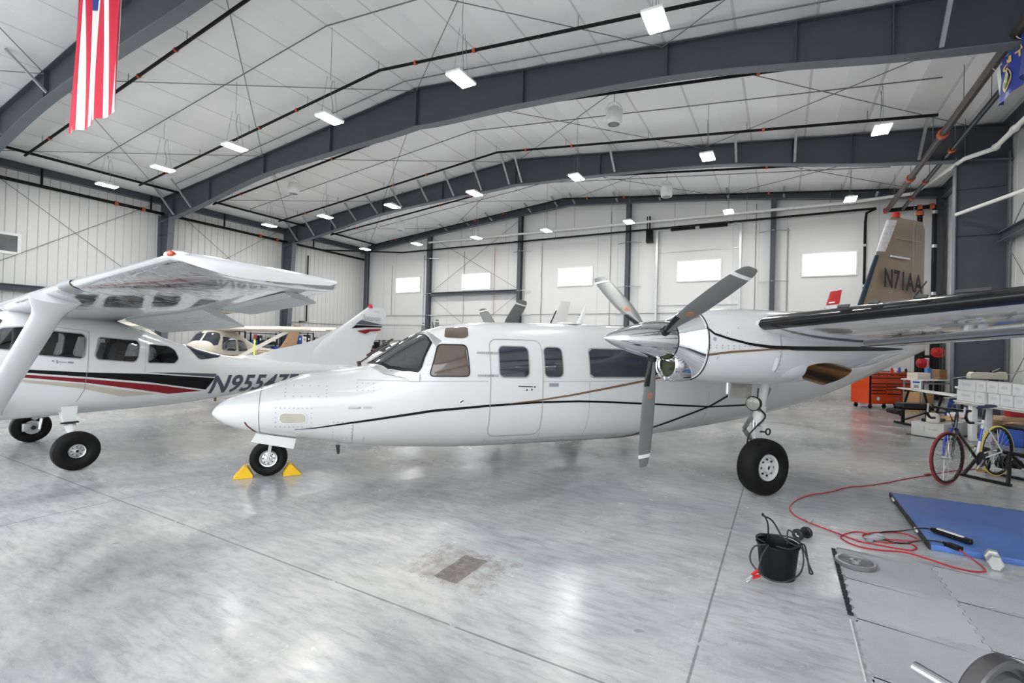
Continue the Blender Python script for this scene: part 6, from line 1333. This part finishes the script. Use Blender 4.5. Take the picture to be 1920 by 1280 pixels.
# trainer
R = thing('bicycle_trainer', 'black folding trainer stand holding the bicycle rear wheel', 'trainer', (rt.x, rt.y, 0), bz)
f = MB(); ax_ = .05 + RWh
for s_ in (-1, 1):
    f.tube([(.0, s_ * .13, ax_), (.22, s_ * .2, .18), (.34, s_ * .27, .02)], .022, 8); f.tube([(.0, s_ * .13, ax_), (-.14, s_ * .2, .16), (-.24, s_ * .24, .02)], .022, 8); f.cyl((0, s_ * .07, ax_), (0, s_ * .24, ax_), .024, n=10)
f.bar((.34, -.3, .02), (.34, .3, .02), .05, .03); f.bar((-.24, -.27, .02), (-.24, .27, .02), .05, .03); f.build('trainer_frame', M_BLACK, R)
f = MB(); f.cyl((.33, -.08, .2), (.33, .1, .2), .06, n=18); f.cyl((.36, .06, .2), (.36, .16, .2), .1, n=20); f.build('resistance_unit', M_BLACK, R)
f = MB(); f.lathe([(0, .03), (.05, .035), (.06, .02)], (0, -.24, ax_), (0, -1, 0), 12); f.build('clamp_knob', M_BLACK, R)
# ================================================================= things on the floor in front
# blue exercise mat
u0, t0 = 25.98, 16.91; R_m = MB(); R_m.bbox((.95, -.86, .024), (1.9, 1.72, .046), .008)
R = thing('exercise_mat', 'large blue vinyl exercise mat lying on the floor at the right', 'mat', W(u0, t0), BROT)
R_m.build('mat_pad', mat('worn_blue_vinyl', (.075, .16, .42), .42, var=.35, vs=2.2, bump=.15, bs=30), R)
f = MB(); f.box((.0, -.86, .026), (.014, 1.72, .044)); f.build('mat_edge', M_DARK, R, smooth=False)
f = MB(); f.bbox((-.01, -.25, .03), (.02, .1, .02), .005); f.bbox((-.01, -1.3, .03), (.02, .1, .02), .005); f.build('mat_strap', M_WHITE, R)
# interlocking foam tiles
M_FOAM = mat('grey_foam_tile', (.42, .43, .45), .75, var=.1, vs=5, bump=.3, bs=180); M_FOAM2 = mat('darker_foam_tile', (.385, .39, .405), .78, var=.12, vs=5, bump=.3, bs=180)
def tile(u, t, m, label):
    S = .61; n = 11; k = S / n; P = []
    def side(a, b, ph):
        a, b = V3((*a, 0)), V3((*b, 0)); d = (b - a) / n; nn = V3((d.y, -d.x, 0)).normalized(); out = []
        for i in range(n):
            q = .010 if (i + ph) % 2 else -.010; w = .15
            for s, e in ((w if i else .02, q), (1 - w if i < n - 1 else .98, q)): p = a + d * (i + s) + nn * e; out.append((p.x, p.y))
        return out
    P = side((0, 0), (0, -S), 0) + side((0, -S), (S, -S), 1) + side((S, -S), (S, 0), 1) + side((S, 0), (0, 0), 0)
    P = [(x * .994 + .002, y * .994 - .002) for x, y in P]
    f = MB(); f.prism(P, .012, (0, 0, .0065), (1, 0, 0), (0, 1, 0)); o = f.build('foam_tile', m, smooth=False); o.location = W(u, t); o.rotation_euler.z = BROT; return tag(o, label, 'floor tile', 'interlocking grey foam tiles')
for i in range(3):
    for j in range(4):
        if (i, j) in ((2, 3), (2, 0)): continue
        tile(25.29 + .61 * i, 19.04 + .61 * j, M_FOAM if (i + j) % 2 else M_FOAM2, 'grey foam tile, %s column from the left, %s row from the blue mat' % (ORD[i], ORD[j]))
f = MB()
for k in range(22): f.box((.0, -.04 - .0535 * k, .007), (.03, .024, .012))
o = f.build('tile_edge_strip', M_DARK, smooth=False); o.location = W(25.272, 19.05); o.rotation_euler.z = BROT; tag(o, 'dark toothed edge along the left side of the foam tiles', 'edge strip')
f = MB(); f.bar((0, 0, .006), (0, -.62, .006), .007, .01); o = f.build('edge_batten', M_OLD, smooth=False); o.location = W(25.262, 20.3); o.rotation_euler.z = BROT; tag(o, 'thin straight pale edge strip beside the nearest foam tile', 'edge strip')
# weight plate lying on the tiles
p = fl(1604, 1058, .013); R = thing('weight_plate', 'grey iron weight plate lying flat on the foam tiles', 'weight plate', (p.x, p.y, .0135), .5); R.scale = (.87, .87, .9)
M_IRON = mat('grey_cast_iron', (.2, .2, .205), .45, .4, var=.2, vs=12)
f = MB(); f.lathe([(0, .02), (0, .15), (.006, .155), (.03, .155), (.034, .15), (.034, .128), (.018, .122), (.018, .05), (.034, .045), (.04, .042), (.04, .018), (.0, .018)], n=44, cap=False); f.build('plate_disc', M_IRON, R)
f = MB(); f.mi(0); f.lathe([(.0345, .148), (.0345, .131)], n=44, cap=False); f.lathe([(.0405, .041), (.0405, .02)], n=24, cap=False); f.build('plate_rim', mat('worn_bright_iron', (.5, .5, .51), .35, .7, var=.2, vs=20), R)
# black round dumbbell
p = fl(1504, 1010); R = thing('round_dumbbell', 'small black round dumbbell on the bare concrete beside the bucket', 'dumbbell', (p.x, p.y, 0), radians(28)); R.scale = (.82, .82, .82)
M_DB = mat('black_neoprene', (.014, .014, .015), .45)
for s in (-1, 1):
    f = MB(); f.lathe([(0, .02), (0, .05), (.006, .058), (.034, .058), (.04, .05), (.04, .02)], (s * .055 - (.04 if s < 0 else 0), 0, .058), (1, 0, 0), 28); h = f.build('dumbbell_head', M_DB, R)
    f = MB(); f.box((s * .0965, -.0, .05), (.002, .045, .009)); f.box((s * .0965, .008, .066), (.002, .01, .012)); f.build('white_mark', M_WHITE, h, smooth=False)
f = MB(); f.cyl((-.06, 0, .058), (.06, 0, .058), .016, n=14); f.build('dumbbell_grip', M_DB, R)
# grey hex dumbbell
p = fl(1873, 1066); R = thing('hex_dumbbell', 'grey hexagonal dumbbell at the edge of the blue mat', 'dumbbell', (p.x, p.y + .04, 0), radians(52)); R.scale = (.62, .62, .72)
M_HX = mat('grey_hammertone', (.45, .46, .45), .45, .3, var=.15, vs=14)
for s in (-1, 1):
    f = MB(); f.loft([[V3((s * x, r * cos(radians(60 * k)), .0695 + r * sin(radians(60 * k)))) for k in range(6)] for x, r in ((.065, .06), (.075, .08), (.155, .08), (.168, .066))]); f.build('hex_head', M_HX, R, angle=20)
f = MB(); f.cyl((-.07, 0, .07), (.07, 0, .07), .018, n=14); f.build('dumbbell_grip', M_CHROME, R)
# bucket with jumper cables
p = fl(1457, 1078); R = thing('bucket', 'black plastic bucket with a white label on the concrete', 'bucket', (p.x, p.y, 0), radians(-38)); R.scale = (.86, .86, .95)
f = MB(); f.lathe([(.012, .001), (.012, .118), (0, .125), (.0, .132), (.235, .158), (.238, .166), (.25, .166), (.252, .158), (.24, .154), (.02, .126), (.016, .001)], n=40, cap=False); f.build('bucket_shell', mat('black_bucket_plastic', (.006, .006, .007), .4, spec=.3), R)
f = MB(); f.loft([[V3(((.1345 + .11 * z) * cos(a), (.1345 + .11 * z) * sin(a), z)) for a in [radians(172 + 8 * k) for k in range(5)]] for z in (.07, .12, .17)], cap=False, closed=False); f.build('bucket_label', M_WHITE, R)
f = MB(); f.tube([V3((.17 * cos(a), .17 * sin(a) * .98, .243 - .05 * abs(sin(a)) * 0)) for a in [2 * pi * k / 30 for k in range(16)]], .005, 6); f.build('bucket_handle', M_ALU, R)
bl = V3((p.x, p.y, 0))
C_ = thing('jumper_cable', 'black jumper cable looping out of the bucket with a red clamp', 'cable', bl); C_.scale = (.87, .87, .95)
loops = [[(-.13, .04, .25), (-.1, -.02, .26), (-.14, -.1, .42), (-.19, -.12, .5), (-.16, -.06, .47), (-.06, -.02, .42), (.02, -.05, .3), (.1, -.1, .262)],
         [(-.08, -.12, .265), (0, -.165, .262), (.1, -.13, .27), (.155, -.05, .268), (.14, .06, .27), (.05, .13, .262), (-.08, .13, .266), (-.155, .05, .266), (-.14, -.06, .27)],
         [(-.14, -.08, .262), (-.24, -.08, .24), (-.27, -.09, .14), (-.2, -.17, .06), (-.08, -.22, .045), (.06, -.21, .1), (.12, -.16, .2), (.11, -.11, .268), (.04, -.02, .16)],
         [(.1, -.1, .268), (.175, -.08, .262), (.2, -.1, .13), (.22, -.12, .075), (.19, -.13, .08), (.185, -.1, .17), (.16, -.04, .275), (.1, .02, .34), (.08, 0, .24)],
         [(-.13, -.1, .265), (-.19, -.12, .2), (-.225, -.14, .12), (-.235, -.15, .075)]]
for L in loops: f = MB(); f.tube(smooth_line(L, 7), .0065, 7); f.build('cable_loop', mat('black_cable', (.015, .015, .016), .4), C_)
f = MB()
for dz, dy in ((.02, .012), (-.012, -.012)): f.bar((-.225, -.15 + dy, .075 + dz), (-.285, -.155 + dy * .3, .05 + dz * .6), .02, .014)
f.build('red_clamp_handle', M_RED, C_, smooth=False)
f = MB(); f.bar((-.285, -.155, .055), (-.335, -.16, .024), .02, .01); f.bar((-.285, -.155, .042), (-.335, -.165, .014), .02, .01); f.build('clamp_jaw', M_ALU, C_, smooth=False)
# red extension cord
def cordpts(P, z=.007): return [fl(x, y, z if len(q) == 2 else q[2]) for q in P for x, y in (q[:2],)]
red = [(1840, 878), (1800, 881), (1765, 886), (1738, 891), (1700, 897), (1660, 905), (1625, 910), (1590, 913), (1555, 922), (1520, 927), (1494, 937), (1481, 950), (1487, 963), (1505, 974), (1540, 988), (1575, 1001), (1610, 1014), (1650, 1022), (1690, 1029), (1712, 1031), (1718, 1025), (1700, 1018), (1660, 1017), (1630, 1011), (1618, 1003), (1640, 998), (1680, 998), (1708, 1004), (1722, 1013, .02), (1690, 1013), (1650, 1008), (1618, 998), (1598, 997), (1578, 1004), (1582, 1012), (1610, 1024), (1650, 1031), (1690, 1034), (1720, 1041), (1760, 1054), (1795, 1065), (1825, 1071), (1846, 1071), (1846, 1066), (1830, 1052), (1812, 1040, .03), (1799, 1030, .062)]
R = thing('extension_cord', 'red extension cord snaking across the concrete from the bicycle to the blue mat', 'cord', (0, 0, 0))
pts = smooth_line([fl(q[0], q[1], q[2] if len(q) > 2 else .0065) for q in red], 6); f = MB(); f.tube(pts, .0058, 7); f.build('cord_line', mat('red_cord', (.42, .02, .035), .4), R)
f = MB(); a, b = fl(1775, 1019, .062), fl(1801, 1029, .062); f.bar(a, b, .055, .03); f.cyl(a, a + (a - b) * .25, .012, n=8); f.build('cord_socket', M_BLACK, R)
f = MB(); f.bar(fl(1735, 890, .015), fl(1744, 889, .015), .03, .024); f.build('cord_plug', mat('dark_orange_plug', (.25, .05, .03), .5), R)
f = MB(); f.tube(smooth_line([fl(1508, 972, .007), fl(1512, 980, .007), fl(1520, 977, .01), fl(1524, 973, .012)], 4), .004, 5); f.build('cord_tie', M_ALU, R)
R = thing('work_light', 'black and white inspection lamp lying on the blue mat with its black cable', 'lamp', (0, 0, 0))
a, b = fl(1754, 994, .07), fl(1820, 1016, .07); d = (b - a); f = MB(); f.bar(a, b, .05, .038); f.cyl(a - d * .12, a, .016, .022, n=10); f.cyl(b, b + d * .04, .022, .015, n=10); f.build('lamp_housing', M_BLACK, R)
f = MB(); f.bar(a + d * .06 + V3((0, 0, .02)), a + d * .8 + V3((0, 0, .02)), .03, .012); f.build('lamp_diffuser', mat('frosted_diffuser', (.75, .72, .7), .4), R)
f = MB(); f.tube(smooth_line([a - d * .1, fl(1725, 990, .075), fl(1690, 995, .03), fl(1655, 997, .02), fl(1643, 1003, .02), fl(1650, 1010, .02)], 6), .0055, 6); f.tube(smooth_line([fl(1652, 1010, .02), fl(1680, 1017, .012), fl(1700, 1018, .012), fl(1728, 1013, .055), fl(1755, 1014, .062), fl(1774, 1018, .062)], 6), .0055, 6); f.build('lamp_cable', M_BLACK, R)
f = MB(); q = fl(1640, 1008, .03)
for k in range(5): f.tube([q + V3((.06 * cos(a_) + .012 * k - .03, .035 * sin(a_), .004 * k + .01 * sin(2 * a_))) for a_ in [2 * pi * i / 14 for i in range(14)]], .007, 6, closed=True)
f.bbox(q + V3((-.06, -.02, -.005)), (.04, .04, .04), .01); f.build('cable_bundle', M_GREYP, R)
# barbell, lower right corner
pc = V3((1.93, 1.90, .225)); ax = V3((-.30, .954, 0)).normalized()
R = thing('barbell', 'barbell with a large weight plate and chrome sleeve in the lower right corner', 'barbell', (pc.x, pc.y, 0))
f = MB(); c = V3((0, 0, .225)); f.lathe([(-.03, .03), (-.03, .16), (-.012, .175), (-.012, .19), (-.035, .197), (-.035, .217), (-.028, .225), (.022, .225), (.03, .218), (.03, .195), (.012, .19), (.012, .05), (.03, .045), (.03, .026)], c, ax, 72, cap=False); f.build('barbell_plate', mat('worn_iron_plate', (.16, .155, .155), .3, .75, var=.45, vs=5), R)
f = MB(); f.cyl(c - ax * .05, c + ax * .29, .025, n=20); f.lathe([(.285, .025), (.292, .022), (.295, .008)], c, ax, 20); f.build('barbell_sleeve', M_CHROME, R)
f = MB(); f.cyl(c - ax * .9, c - ax * .05, .014, n=14); f.lathe([(-.08, .03), (-.05, .04), (-.04, .03)], c, ax, 20); f.build('barbell_bar', M_CHROME, R)
